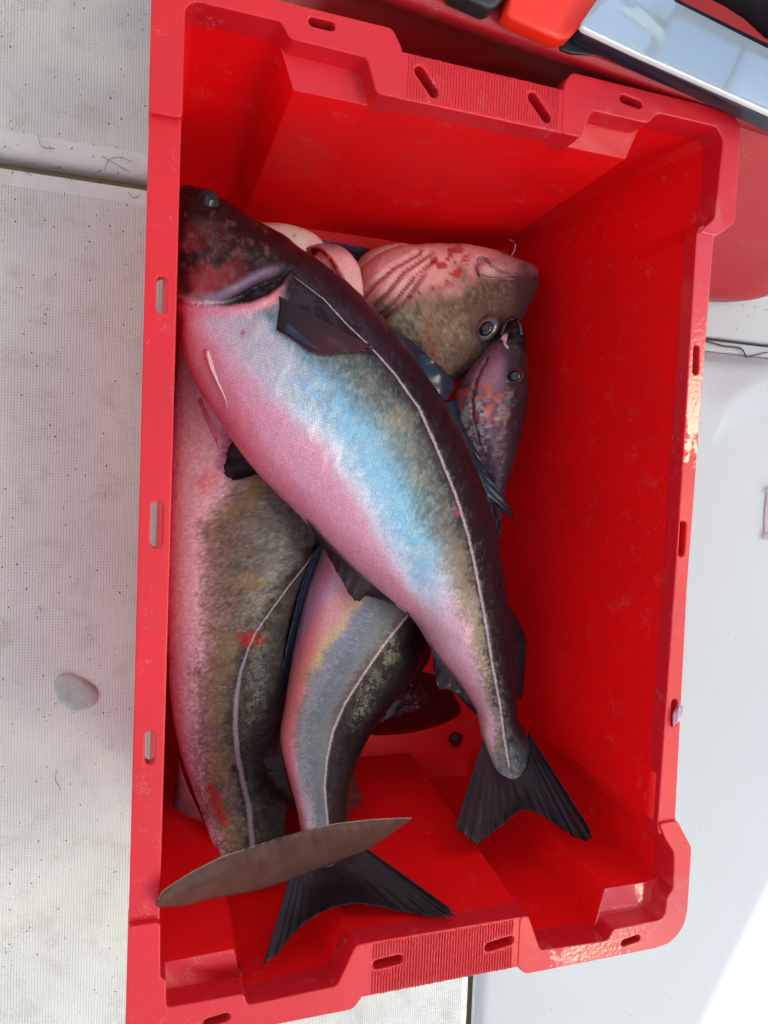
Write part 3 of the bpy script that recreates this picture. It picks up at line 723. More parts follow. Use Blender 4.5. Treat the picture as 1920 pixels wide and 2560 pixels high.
fin('anal_fin', fa, [(662, 1122), (700, 1165), (760, 1222), (820, 1275), (884, 1325)], [(668, 1135), (705, 1195), (738, 1255), (762, 1293), (775, 1299), (792, 1288), (825, 1297), (860, 1312), (888, 1332)], [.185, .160], [.175, .150], M_FIN, rays=34, jag=.06, nt=110)
fin('anal_fin', fa, [(928, 1392), (960, 1435), (1000, 1487), (1036, 1548)], [(935, 1420), (938, 1455), (945, 1488), (968, 1490), (990, 1505), (1012, 1528), (1037, 1550)], [.155, .155], [.150, .150], M_FIN, rays=22, jag=.06)
fin('dorsal_fin', fa, [(832, 700), (880, 762), (920, 815), (956, 864)], [(842, 703), (890, 737), (935, 778), (968, 808), (982, 828), (978, 843), (966, 864)], [.165, .155], [.155, .150], M_FINBLUE, rays=14, jag=.03)
fin('dorsal_fin', fa, [(985, 925), (1010, 975), (1040, 1040), (1058, 1095)], [(1003, 935), (1030, 985), (1052, 1025), (1080, 1060), (1112, 1121), (1090, 1105), (1062, 1082)], [.15, .14], [.145, .13], M_FINBLUE, rays=20, jag=.03)
fin('dorsal_fin', fa, [(1055, 1085), (1066, 1130), (1075, 1180)], [(1065, 1090), (1078, 1120), (1080, 1150), (1078, 1192)], [.14, .13], [.138, .13], M_FIN, rays=10)
fin('dorsal_fin', fa, [(1096, 1310), (1103, 1380), (1108, 1450), (1112, 1500)], [(1100, 1308), (1128, 1358), (1137, 1390), (1136, 1420), (1132, 1470), (1127, 1512)], [.146, .150], [.14, .14], M_FIN, rays=16, jag=.05)
fin('tail_fin', fa, [(1044, 1596), (1062, 1645), (1080, 1672), (1108, 1680), (1133, 1664), (1143, 1625), (1140, 1578)],
    [(983, 1789), (1005, 1808), (1030, 1825), (1055, 1806), (1085, 1785), (1115, 1758), (1140, 1751), (1175, 1764), (1215, 1793), (1250, 1812), (1270, 1817), (1277, 1806), (1274, 1790)], .18, [.225, .215, .205, .215, .25], M_FIN, rays=40, nt=170, nr=22, jag=.035, smooth_edge=True)
J = ([], [])
for P, r in (([(447, 757), (455, 790), (470, 825), (486, 860), (491, 882)], [.0022, .0018, .0013, .0009, .0004]), ([(452, 765), (462, 800), (476, 838), (483, 858)], [.0012, .001, .0007, .0003]),):
    rr = np.interp(np.linspace(0, 1, 16), np.linspace(0, 1, len(r)), r)
    tube('', [drape(bvA, *q, .0022) for q in resample(P, 16)], list(rr), None, n=6, join=J)
mesh('pelvic_fin', *J, simple('pelvic_skin', (.62, .34, .38), .3, coat=.5), fa)
J = ([], [])
tube('', [at(x, y, .15) for x, y in resample([(432, 862), (444, 900), (458, 930), (469, 958), (473, 972)], 14)], list(np.linspace(.0022, .0005, 14)), None, join=J)
tube('', [at(x, y, .152) for x, y in resample([(440, 880), (456, 912), (467, 938), (470, 968)], 14)], list(np.linspace(.001, .0004, 14)), None, join=J)
mesh('pelvic_fin', *J, simple('pelvic_skin_red', (.50, .08, .09), .25, coat=.7), fa)

# ---- mottled pollack at the left
fb = empty('pollack', (.12, .35, .06), 'mottled brown and grey pollack along the left wall, pink belly and broad pale lateral line', 'fish', 'fish in the red crate')
pB = [((385, 745), (560, 700)), ((378, 840), (640, 830)), ((372, 930), (690, 960)), ((366, 1060), (705, 1080)), ((362, 1170), (700, 1170)), ((360, 1280), (660, 1265)), ((362, 1380), (632, 1375)), ((366, 1480), (620, 1475)), ((376, 1565), (618, 1560)),
      ((395, 1645), (620, 1640)), ((422, 1720), (622, 1712)), ((447, 1790), (615, 1782)), ((468, 1850), (604, 1835)), ((492, 1890), (596, 1875))]
zB = [.055, .055, .055, .056, .057, .058, .06, .064, .07, .08, .10, .125, .15, .17]
tB = [.03, .045, .052, .055, .056, .055, .053, .050, .046, .041, .035, .028, .021, .012]
latB = [(720, 1120), (700, 1160), (665, 1215), (625, 1265), (585, 1320), (555, 1362), (537, 1400), (520, 1450), (510, 1510), (508, 1570), (513, 1630), (525, 1690), (537, 1740), (543, 1800), (548, 1860)]
def colB(S, v, X, Y):
    n1 = fbm(X / 50, Y / 50); n2 = fbm(X / 12, Y / 12, 4); n3 = fbm(X / 4, Y / 4, 2)
    ln = sdist(X, Y, latB); xr = X
    c = np.tile(np.array([.78, .56, .66]), (len(S), 1))
    e = 418 - 20 * sm(1300, 1500, Y) + 45 * sm(1650, 1850, Y) + 60 * sm(1150, 1000, Y) + (n1 - .5) * 50 + (n2 - .5) * 24 + (n3 - .5) * 34      # edge of the white belly
    c = mixc(c, (.40, .27, .27), sm(0, 40, xr - e))
    c = mixc(c, (.155, .112, .075), sm(10, 85, xr - e + (n2 - .5) * 90))
    c = mixc(c, (.10, .115, .13), sm(80, 150, xr - e + (n1 - .5) * 150) * .6)
    c = mixc(c, (.05, .035, .028), sm(.50, .66, fbm(X / 4.5, Y / 4.5, 3)) * sm(20, 80, xr - e) * .5)
    c = mixc(c, (.34, .27, .22), sm(.55, .72, fbm(X / 4 + 4, Y / 4, 3)) * sm(0, 60, xr - e) * .4)
    c = mixc(c, (.22, .15, .05), sm(.52, .66, n1) * sm(20, 60, xr - e) * .6)
    c = mixc(c, (.034, .018, .013), sm(34, 2, ln + (n2 - .5) * 40))
    c = mixc(c, (.038, .031, .026), sm(0, -14, ln))
    c = mixc(c, (.030, .028, .028), sm(-22, -60, ln + (n2 - .5) * 30))
    c = mixc(c, (.08, .06, .04), sm(.5, .7, n3) * sm(0, -10, ln) * .4)
    bl = sm(30, 5, np.hypot((X - 540) * .9, Y - 1380) + (n2 - .5) * 50); c = mixc(c, (.35, .015, .012), bl * .8)
    bl = sm(16, 4, np.abs(sdist(X, Y, [(455, 1700), (470, 1745), (485, 1775)])) + (n2 - .5) * 20); c = mixc(c, (.45, .02, .015), bl * .75)
    bl = sm(42, 10, np.hypot(X - 452, Y - 1040) + (n2 - .5) * 60); c = mixc(c, (.75, .10, .07), bl * .45)
    veins = sm(.025, .0, np.abs(fbm(X / 26, Y / 26, 3) - .5)) * sm(.5, .6, n1) * sm(20, -60, xr - e); c = mixc(c, (.35, .04, .04), veins * .35)
    c = c * (.7 + .6 * n3)[:, None]
    return c, sm(10, 60, xr - e) * .6 * sm(0, 20, ln)
bodyB, bvB = fish_body(fb, pB, zB, tB, latB, colB, M_SKIN_B, latw=lambda s: .35 + .75 * sm(5.5, 7.5, s), nu=360, nv=170)
fin('pectoral_fin', fb, [(560, 950), (600, 1000), (640, 1050)], [(502, 950), (488, 985), (481, 1015), (488, 1030), (515, 1037), (550, 1022), (600, 1040)], .12, .118, M_FIN, rays=12, nt=50, jag=.05)
fin('anal_fin', fb, [(384, 1640), (405, 1700), (440, 1775), (470, 1848)], [(386, 1655), (376, 1720), (370, 1790), (376, 1832), (410, 1836), (450, 1836), (468, 1852)], [.07, .12], [.06, .09], M_FINPALE, rays=20, nt=80, nr=18, jag=.04)
fin('tail_fin', fb, [(341, 1960), (400, 1955), (450, 1942), (510, 1932), (560, 1922), (590, 1913), (620, 1903), (680, 1880), (740, 1856), (790, 1836), (835, 1808), (882, 1774)],
    [(336, 1954), (350, 1925), (378, 1906), (420, 1880), (480, 1850), (540, 1831), (600, 1811), (660, 1794), (730, 1778), (800, 1770), (855, 1767), (890, 1767)],
    [.305, .28, .262, .256, .256, .265, .28], [.318, .31, .30, .296, .298, .30, .304], M_FINBROWN, rays=70, nt=260, nr=18, jag=.035, wave=.0006, arch=.006, smooth_edge=False)

J = ([], [])
tube('', [at(x, y, z) + np.array([0, 0, .0004]) for (x, y), z in zip(resample([(338, 1954), (350, 1925), (378, 1906), (420, 1880), (480, 1850), (540, 1831), (600, 1811), (660, 1794), (730, 1778), (800, 1770), (855, 1767), (888, 1767)], 90, False), np.interp(np.linspace(0, 1, 90), np.linspace(0, 1, 7), [.318, .31, .30, .296, .298, .30, .304]))], .00045, None, n=5, join=J)
mesh('fin_edge', *J, simple('pale_fin_edge', (.30, .20, .14), .5, var=.7), fb)

# ---- silver pollack in the middle
fc = empty('pollack', (.25, .25, .09), 'slimmer silver pollack in the middle of the pile, forked tail over the crate floor', 'fish', 'fish in the red crate')
pC = [((735, 1020), (960, 1160)), ((712, 1110), (950, 1260)), ((692, 1190), (935, 1340)), ((665, 1270), (915, 1410)), ((643, 1370), (885, 1465)), ((628, 1450), (845, 1517)), ((617, 1520), (805, 1570)), ((607, 1590), (776, 1625)), ((613, 1640), (758, 1680)),
      ((628, 1700), (748, 1728)), ((642, 1750), (746, 1772)), ((652, 1800), (742, 1800)), ((672, 1850), (737, 1843)), ((692, 1872), (722, 1865))]
zC = [.07, .07, .075, .085, .095, .105, .12, .14, .155, .172, .19, .205, .22, .23]
tC = [.03, .038, .042, .042, .040, .036, .032, .028, .025, .022, .019, .015, .010, .004]
latC = [(930, 1270), (880, 1330), (830, 1392), (790, 1450), (745, 1520), (719, 1580), (706, 1640), (701, 1700), (706, 1760), (710, 1800)]
def colC(S, v, X, Y):
    n1 = fbm(X / 50 + 5, Y / 50); n2 = fbm(X / 12, Y / 12, 4); n3 = fbm(X / 4, Y / 4, 2)
    ln = sdist(X, Y, latC); wid = 1 - .5 * sm(4, 10, S); k = ln / wid + (n1 - .5) * 22 + (n3 - .5) * 16
    c = np.tile(np.array([.56, .38, .58]), (len(S), 1))
    c = mixc(c, (.70, .36, .38), sm(170, 135, k) * (1 - sm(5, 9, S) * .7))
    c = mixc(c, (.62, .46, .28), sm(125, 100, k) * (1 - sm(4, 7, S)))
    c = mixc(c, (.25, .27, .31), sm(108, 85, k + (n2 - .5) * 20)); c = mixc(c, (.14, .15, .17), sm(80, 45, k + (n3 - .5) * 40) * .7)
    c = mixc(c, (.48, .36, .46), sm(7.5, 10, S) * sm(40, 90, k) * .8)
    c = mixc(c, (.16, .17, .18), sm(45, 20, k + (n2 - .5) * 30))
    c = mixc(c, (.10, .045, .03), sm(22, 4, k) * (1 - sm(5, 7, S)) * .8)
    c = mixc(c, (.030, .018, .016), sm(3, -6, ln))
    c = mixc(c, (.007, .004, .005), sm(-12, -40, ln) * (1 - sm(6, 9, S) * .5))
    c = mixc(c, (.04, .03, .04), sm(10.2, 11.6, S))
    c = c * (.88 + .24 * n3)[:, None]
    return c, sm(10, 50, k) * (1 - sm(10, 11.5, S))
bodyC, bvC = fish_body(fc, pC, zC, tC, latC, colC, M_SKIN_C, nu=320, nv=150)
fin('anal_fin', fc, [(700, 1165), (672, 1245), (650, 1330), (632, 1420), (620, 1500)], [(682, 1185), (652, 1262), (634, 1335), (618, 1400), (610, 1440), (609, 1470), (614, 1502)], .09, .10, M_FINBLUE, rays=30, jag=.05)
fin('anal_fin', fc, [(609, 1580), (613, 1640), (625, 1695), (637, 1745)], [(603, 1575), (586, 1610), (567, 1640), (577, 1670), (595, 1705), (615, 1732), (634, 1748)], [.13, .17], [.125, .165], M_FIN, rays=18, jag=.05)
fin('dorsal_fin', fc, [(925, 1360), (890, 1450), (850, 1505), (812, 1555)], [(932, 1378), (926, 1428), (900, 1462), (868, 1498), (820, 1556)], .085, .07, M_FIN, rays=20, jag=.04)
fin('dorsal_fin', fc, [(766, 1640), (752, 1700), (745, 1740), (743, 1790)], [(770, 1642), (768, 1680), (781, 1730), (762, 1748), (757, 1758), (755, 1785)], [.14, .18], [.13, .16], finmat('red_lit_fin', (.05, .012, .012), (.06, .012, .012), .4), rays=14, jag=.05)
fin('tail_fin', fc, [(654, 1795), (668, 1835), (686, 1858), (706, 1866), (725, 1856), (738, 1830), (744, 1798)],
    [(570, 2083), (590, 2072), (618, 2038), (650, 2002), (690, 1975), (725, 1960), (765, 1952), (805, 1956), (860, 1968), (910, 1978), (950, 1981), (978, 1978), (972, 1962)], .228, [.292, .28, .276, .285, .306], M_FIN, rays=40, nt=170, nr=24, jag=.03)

# ---- cod head at the far end
fd = empty('cod', (.3, .64, .07), 'brown mottled cod with bulging eye, its creased pink throat turned to the far wall', 'fish', 'fish in the red crate')
pD = [((1160, 596), (1160, 606)), ((1140, 574), (1150, 636)), ((1100, 558), (1122, 690)), ((1050, 541), (1085, 745)), ((990, 531), (1045, 785)), ((920, 530), (985, 825)), ((850, 537), (930, 835)), ((800, 556), (890, 810)), ((775, 590), (845, 760)), ((768, 630), (810, 720))]
zD = [.095, .092, .09, .085, .08, .078, .076, .075, .075, .075]; tD = [.004, .020, .032, .042, .050, .056, .058, .052, .042, .02]
fold = [[(905, 545), (850, 575), (808, 612), (782, 645)], [(930, 545), (870, 585), (835, 630), (800, 668)], [(935, 560), (890, 600), (850, 650), (808, 690)], [(915, 590), (880, 640), (840, 680), (812, 705)]]
def colD(S, v, X, Y):
    n1 = fbm(X / 45, Y / 45); n2 = fbm(X / 9, Y / 9, 4); n3 = fbm(X / 3.5, Y / 3.5, 2)
    c = np.tile(np.array([.21, .12, .075]), (len(S), 1))
    c = mixc(c, (.30, .29, .23), sm(940, 860, X) * sm(640, 700, Y))
    c = mixc(c, (.10, .05, .04), sm(960, 1060, X + (Y - 600) * .3) * .85)
    c = mixc(c, (.09, .055, .035), sm(.48, .62, n2) * .7)
    c = mixc(c, (.30, .25, .17), sm(.50, .75, n3) * sm(.4, .6, n1) * .3)
    pk = sm(60, -40, (Y - 560) - (1100 - X) * .28 + (n1 - .5) * 90)
    c = mixc(c, (.74, .36, .36), pk)
    c = mixc(c, (.08, .04, .035), sm(1095, 1120, X) * sm(585, 605, Y))
    for L in fold:
        d = np.abs(sdist(X, Y, L)); c = mixc(c, (.40, .02, .02), sm(3.2, .6, d) * .75)
    c = mixc(c, (.45, .03, .02), sm(.60, .66, fbm(X / 18 + 9, Y / 18, 3)) * sm(70, 30, np.hypot((X - 955) * .7, Y - 570)) * .9)
    c = mixc(c, (.40, .03, .02), sm(2.2, .6, np.abs(sdist(X, Y, [(905, 690), (920, 692), (925, 715), (922, 735), (938, 755), (945, 780), (940, 800)]))) * .8)
    for (a, b, r) in ((905, 632, 6), (885, 640, 8), (935, 622, 5), (893, 605, 3)):
        c = mixc(c, (.42, .02, .015), sm(r, r * .4, np.hypot(X - a, Y - b) + (n2 - .5) * 6))
    return c * (.8 + .4 * n3)[:, None], sm(.6, .7, n3) * .2
def dispD(S, v, X, Y):
    d = .002 * (fbm(X / 22, Y / 22) - .5)
    for L in fold: d = d - .0045 * sm(9, 0, np.abs(sdist(X, Y, L)))
    d = d - .004 * sm(9, 1, np.abs(sdist(X, Y, [(1035, 562), (1030, 575), (1036, 592), (1060, 597), (1090, 600)])))
    d = d + .005 * sm(26, 4, np.hypot((X - 1060) * .6, Y - 580)) - .003 * sm(34, 20, np.hypot(X - 1050, Y - 712)) 
    return d
bodyD, bvD = fish_body(fd, pD, zD, tD, None, colD, M_COD, nu=260, nv=150, dispf=dispD)
eye(fd, 1050, 710, bvD, .0098, ring=1.7, sq=(.80, 1.05), up=.004, rot=.5, mat=M_EYEPALE)
J = ([], [])
for P in ([(1030, 566), (1034, 558), (1048, 560), (1060, 572), (1085, 588), (1115, 594)], [(1033, 572), (1032, 590), (1050, 600), (1080, 602), (1110, 602)]):
    tube('', [drape(bvD, *q, .001) for q in resample(P, 26)], list(np.interp(np.linspace(0, 1, 26), [0, .3, 1], [.0012, .0026, .0008])), None, n=8, join=J)
mesh('lip', *J, simple('lip_skin', (.36, .18, .16), .4, coat=.4, var=.6, bumps=(150, .5, .002)), fd)
J = ([], []); tube('', [at(x, y, z) for x, y, z in ((1105, 552, .10), (1112, 540, .10), (1113, 528, .098), (1108, 520, .095), (1100, 518, .09))], .0011, None, join=J)
mesh('chin_barbel', *J, simple('barbel_skin', (.55, .25, .25), .35, coat=.5), fd)

# ---- pale fish pressed in the far left corner
ff = empty('cod', (.15, .66, .06), 'cod with pale white belly and cut pink throat, wedged behind the largest pollack', 'fish', 'fish in the red crate')
pF = [((520, 478), (560, 640)), ((560, 486), (590, 660)), ((600, 488), (625, 680)), ((640, 497), (660, 700)), ((672, 512), (700, 700)), ((690, 535), (720, 700)), ((700, 570), (735, 690))]
zF = [.07, .07, .07, .07, .068, .066, .066]; tF = [.02, .04, .048, .05, .046, .036, .01]
def colF(S, v, X, Y):
    n = fbm(X / 10, Y / 10, 4); c = np.tile(np.array([.74, .66, .62]), (len(S), 1)); c = mixc(c, (.70, .48, .46), sm(.4, .7, fbm(X / 40, Y / 40)))
    for L in ([(608, 505), (615, 520), (622, 530)], [(628, 512), (634, 512), (638, 506)], [(595, 513), (600, 517)]):
        c = mixc(c, (.25, .08, .07), sm(2.4, .8, np.abs(sdist(X, Y, L))) * .7)
    return c * (.9 + .2 * n)[:, None], n * 0
fish_body(ff, pF, zF, tF, None, colF, M_COD, nu=120, nv=90)
pF2 = [((640, 560), (650, 700)), ((655, 540), (690, 720)), ((690, 531), (730, 720)), ((725, 536), (760, 700)), ((752, 560), (772, 680)), ((770, 600), (776, 650))]
def colF2(S, v, X, Y):
    n = fbm(X / 8, Y / 8, 4); c = np.tile(np.array([.72, .36, .38]), (len(S), 1)); c = mixc(c, (.45, .20, .25), sm(560, 530, Y))
    for L, w in (([(664, 541), (680, 538), (694, 541), (714, 560), (728, 584), (742, 606), (735, 614)], 4), ([(640, 552), (660, 540)], 5), ([(714, 560), (726, 586), (737, 602)], 4), ([(675, 560), (690, 575)], 3)):
        d = np.abs(sdist(X, Y, L)); c = mixc(c, (.45, .05, .03), sm(w + 4, w, d + (n - .5) * 4)); c = mixc(c, (.05, .004, .004), sm(w, w * .4, d + (n - .5) * 4))
    return c * (.9 + .2 * n)[:, None], n * 0
def dispF2(S, v, X, Y): return -.006 * sm(9, 1, np.abs(sdist(X, Y, [(652, 545), (668, 542), (680, 545), (700, 565), (715, 590), (728, 610)]))) + .002 * (fbm(X / 15, Y / 15) - .5)
fish_body(ff, pF2, [.105] * 6, [.02, .04, .045, .042, .034, .01], None, colF2, M_COD, nu=140, nv=100, dispf=dispF2, name='throat')
# creamy membrane folds between the two cods
pG = [((765, 590), (775, 640)), ((780, 555), (800, 640)), ((812, 536), (835, 620)), ((850, 529), (870, 600)), ((890, 530), (905, 570))]
fish_body(fd, pG, [.062] * 5, [.012, .03, .034, .03, .01], None, lambda S, v, X, Y: (np.tile(np.array([.66, .44, .34]), (len(S), 1)) * (.8 + .4 * fbm(X / 8, Y / 8))[:, None], S * 0), M_COD, nu=90, nv=60, name='gill_membrane')
fin('tail_fin', ff, [(680, 560), (740, 570), (800, 570)], [(685, 516), (730, 524), (785, 533), (800, 540)], .04, .055, finmat('purple_fin', (.04, .03, .06), (.05, .035, .08), .1), rays=10)

# ---- small head at the right
fe = empty('coalfish', (.43, .55, .1), 'smaller dark purple fish with its head pointing up between the cod and the right wall', 'fish', 'fish in the red crate')
pE = [((1100, 690), (1108, 686)), ((1090, 702), (1124, 698)), ((1072, 728), (1129, 738)), ((1042, 768), (1132, 790)), ((1003, 818), (1133, 848)), ((980, 870), (1127, 905)), ((986, 930), (1114, 960)), ((1005, 990), (1100, 1012)), ((1030, 1050), (1083, 1062)), ((1050, 1120), (1078, 1122)), ((1062, 1180), (1072, 1182))]
zE = [.135, .135, .13, .125, .12, .115, .11, .105, .10, .095, .09]; tE = [.003, .012, .020, .028, .034, .036, .034, .030, .025, .018, .008]
def colE(S, v, X, Y):
    n1 = fbm(X / 25, Y / 25); n2 = fbm(X / 8, Y / 8, 4)
    c = np.tile(np.array([.11, .055, .08]), (len(S), 1))
    c = mixc(c, (.30, .14, .20), sm(70, 20, np.hypot(X - 1055, Y - 800)) * .8)
    c = mixc(c, (.50, .44, .46), sm(.40, .62, n2) * sm(1085, 1030, X + (Y - 900) * .1) * sm(840, 900, Y) * .8)
    c = mixc(c, (.50, .10, .07), sm(.42, .58, fbm(X / 16, Y / 16, 3)) * sm(55, 20, np.abs(Y - 868)) * sm(1100, 1070, X) * .8)
    c = mixc(c, (.028, .014, .018), sm(1070, 1110, X) * .9)
    c = mixc(c, (.05, .03, .045), sm(930, 1010, Y) * sm(1020, 1060, X) * .8)
    c = mixc(c, (.010, .006, .008), sm(752, 728, Y - (X - 1090) * .4) * .95)
    c = mixc(c, (.02, .008, .012), sm(3, 1, np.abs(sdist(X, Y, [(1052, 772), (1030, 815), (1020, 860), (1022, 900), (1035, 950), (1050, 985)]))) * .9)
    return c * (.8 + .4 * n2)[:, None], sm(.4, .6, n2) * .6
def dispE(S, v, X, Y):
    return .003 * (fbm(X / 14, Y / 14) - .5) - .003 * sm(5, 0, np.abs(sdist(X, Y, [(1052, 772), (1030, 815), (1020, 860), (1022, 900), (1035, 950)]))) - .003 * sm(10, 2, np.hypot(X - 1098, Y - 722))
bodyE, bvE = fish_body(fe, pE, zE, tE, None, colE, skin('coalfish_skin', 600, .6, (.3, .2, .2), .01, .5, .32, .15, .5), nu=220, nv=110, dispf=dispE)
eye(fe, 1112, 812, bvE, .0078, ring=1.22, sq=(.8, 1.0), up=.002, mat=M_EYEPALE)
J = ([], [])
tube('', [drape(bvE, *q, .001) for q in resample([(1085, 735), (1093, 722), (1090, 742), (1098, 752)], 16)], list(np.linspace(.0028, .0015, 16)), None, join=J, n=8)
mesh('tongue', *J, simple('tongue_skin', (.55, .28, .36), .25, coat=.8), fe)
J = ([], [])
tube('', [drape(bvE, *q, .001) for q in resample([(1083, 725), (1092, 700), (1108, 688), (1122, 700), (1126, 724)], 24)], .0024, None, join=J, n=8)
mesh('lip', *J, M_MOUTH, fe)
fin('pectoral_fin', fe, [(960, 870), (975, 900), (985, 935)], [(985, 862), (1000, 905), (1020, 950), (1045, 1000), (1030, 1000), (1000, 965)], .135, .125, M_FINBLUE, rays=10)

# ---- dark blood and liver on the crate floor
J = ([], []); OL = resample([(770, 1585), (795, 1520), (845, 1470), (900, 1450), (955, 1470), (995, 1530), (975, 1556), (910, 1578), (840, 1588), (770, 1586)], 60, True)
cx, cy = 880, 1530; V, Fc = [], []
for ring in range(9):
    s = 1 - ring / 9
    for k in range(60):
        x, y = cx + (OL[k][0] - cx) * s, cy + (OL[k][1] - cy) * s
        V.append(at(x, y, .001 + .022 * (1 - s ** 2.5) + .004 * (fbm(np.array([x / 22.]), np.array([y / 22.]))[0] - .5) * (1 - s)))
for ring in range(8):
    for k in range(60): Fc.append((ring * 60 + k, ring * 60 + (k + 1) % 60, (ring + 1) * 60 + (k + 1) % 60, (ring + 1) * 60 + k))
Fc.append(tuple(8 * 60 + k for k in range(60)))
tag(mesh('liver', V, Fc, M_BLOOD), 'glossy dark red liver lying on the crate floor between the two middle fish', 'offal')
bm = bmesh.new(); bmesh.ops.create_icosphere(bm, subdivisions=3, radius=1); c = at(985, 1598, .004)
for v in bm.verts: v.co = Vector((v.co.x * .009 * (1 + .2 * math.sin(4 * v.co.y)), v.co.y * .010, v.co.z * .005)) + Vector(c)
tag(bobj('blood_clot', bm, M_BLOOD, None, True), 'small dark blood clot on the crate floor beside the large tail', 'blood')

# ------------------------------------------------------------------ second red tub and the things on it
tub = empty('red_tub', (.6, .95, DZ), 'older faded red tub standing behind the fish crate', 'tub')
ZT = .312
n0 = ats(1052, 23, ZT)[:2]; n1 = ats(1920, 325, ZT)[:2]; e = (n1 - n0) / np.linalg.norm(n1 - n0); nn = np.array([-e[1], e[0]])
if nn[1] < 0: nn = -nn
o0 = n0 - e * .10 + nn * .006; LEN, WID = .81, .62
def tp(a, b, z): q = o0 + e * a + nn * b; return (q[0], q[1], z)
# outer wall with rounded foot that flares a little at the right, flange, inner well
rings = []
def ringpts(a0, a1, b0, b1, z, r, nseg=5):
    P = []
    for (ca, cb, s0) in ((a1 - r, b1 - r, 0), (a0 + r, b1 - r, 90), (a0 + r, b0 + r, 180), (a1 - r, b0 + r, 270)):
        for k in range(nseg + 1):
            an = math.radians(s0 + 90 * k / nseg); P.append(tp(ca + r * math.cos(an), cb + r * math.sin(an), z))
    return P
prof = [(.03, .030, DZ + .002, .03), (.02, .022, .02, .035), (.018, .020, .12, .035), (.015, .018, .24, .035), (.012, .016, ZT - .02, .035), (.012, .000, ZT - .018, .03), (.002, 0, ZT - .002, .03), (.008, .006, ZT + .001, .03),
        (.035, .034, ZT, .03), (.042, .044, ZT - .008, .03), (.05, .06, .16, .03)]
for (ia, ib, z, r) in prof: rings.append(ringpts(ia, LEN - ia, ib, WID - ib, z, r))
m_ = len(rings[0]); V = [p for r in rings for p in r]; Fc = []
for l in range(len(rings) - 1):
    for i in range(m_): Fc.append((l * m_ + i, l * m_ + (i + 1) % m_, (l + 1) * m_ + (i + 1) % m_, (l + 1) * m_ + i))
Fc.append(tuple(range(m_))[::-1]); Fc.append(tuple((len(rings) - 1) * m_ + i for i in range(m_)))
mesh('tub_wall', V, Fc, M_TUB, tub)
# moulded foot at the near right corner
V = []; xs_ = [.532, .58, .64, .70, .76, .81, .845, .868, .885, .893]; ins = [0, 0, 0, 0, 0, .002, .008, .020, .045, .10]
for x_, i_ in zip(xs_, ins):
    ry = n0[1] + e[1] * (x_ - n0[0]) / e[0]; x_ = x_ - .01
    V += [(x_, ry + .012 + i_, .290), (x_ + .002, .745 + i_, .15), (x_ + .004, .722 + i_, .060), (x_ + .004, .708 + i_, .040), (x_ + .002, .716 + i_, DZ + .003)]
ft = xs_
Fc = [(i * 5 + k, i * 5 + k + 1, (i + 1) * 5 + k + 1, (i + 1) * 5 + k) for i in range(len(ft) - 1) for k in range(4)]
o = mesh('tub_foot', V, Fc, M_TUB, tub); sb = o.modifiers.new('s', 'SUBSURF'); sb.levels = 1; sb.render_levels = 2
Pb = [ats(848, 28, .17), ats(922, 42, .17), ats(950, -40, .17), ats(885, -50, .17)]
Pt = [p + np.array([0, 0, .01]) for p in Pb]
bevel(mesh('tub_strap', Pb + Pt, [(3, 2, 1, 0), (4, 5, 6, 7)] + [(i, (i + 1) % 4, 4 + (i + 1) % 4, 4 + i) for i in range(4)], M_PINKBAR, tub, False), .002)

def prism(name, P, z0, z1, mat, parent=None, bw=.003, seg=3, foot=False):
    lo = [ats(x, y, z0 if foot else z1) for x, y in P]; lo2 = [np.array([p[0], p[1], z0]) for p in lo]; n = len(P)
    lo = [np.array([p[0], p[1], z1]) for p in lo]
    f = [tuple(range(n)), tuple(range(n, 2 * n))[::-1]] + [(i, n + i, n + (i + 1) % n, (i + 1) % n) for i in range(n)]
    o = mesh(name, lo + lo2, f, mat, parent, True)
    bmm = bmesh.new(); bmm.from_mesh(o.data); bmesh.ops.recalc_face_normals(bmm, faces=bmm.faces); bmm.to_mesh(o.data); bmm.free()
    if bw: bevel(o, bw, seg)
    return o
o = prism('black_case', [(1090, -60), (1108, 8), (1118, 18), (1195, 53), (1212, 52), (1275, -10), (1300, -60)], ZT + .001, ZT + .02, M_BLACK, foot=True); tag(o, 'black plastic case on the tub edge left of the orange holder', 'case')
org = empty('orange_holder', tuple(ats(1360, 30, ZT)), 'bright orange-red plastic holder with dimpled corner on the tub edge', 'holder')
prism('holder_body', [(1290, -60), (1270, 20), (1268, 32), (1282, 44), (1395, 95), (1415, 96), (1430, 90), (1462, 55), (1510, -10), (1530, -60)], ZT + .002, ZT + .020, M_ORANGE, org, .005)
V, Fc = [], []
for i in range(9):
    for j in range(6):
        x = 1288 + i * 15 + j * 4; y = 24 + i * 6.6 + j * -13 + 2
        if y < 88 and x < 1430 and y < 40 + (x - 1290) * .42 and y > -20:
            p = ats(x, y, ZT + .020); tb = len(V)
            for k in range(6): a = k * math.pi / 3; V.append((p[0] + .0011 * math.cos(a), p[1] + .0011 * math.sin(a), p[2] - .0002))
            V.append((p[0], p[1], p[2] + .0008))
            for k in range(6): Fc.append((tb + k, tb + (k + 1) % 6, tb + 6))
mesh('dimples', V, Fc, M_ORANGE, org)
tb = empty('tackle_box', tuple(ats(1700, 120, ZT)), 'tackle box with clear frosted lid and dark base on the tub', 'tackle box')
prism('tray', [(1448, 70), (1458, 84), (1600, 150), (1760, 222), (1990, 330), (2080, 190), (1920, 105), (1690, -8), (1640, -70), (1535, -70)], ZT + .002, ZT + .019, M_NAVY, tb, .004)
m, nt, p = newmat('frosted_clear_plastic'); v = coords(nt)
p.inputs['Base Color'].default_value = (.78, .89, 1, 1); p.inputs['Transmission Weight'].default_value = .78; p.inputs['Roughness'].default_value = .30; p.inputs['IOR'].default_value = 1.3
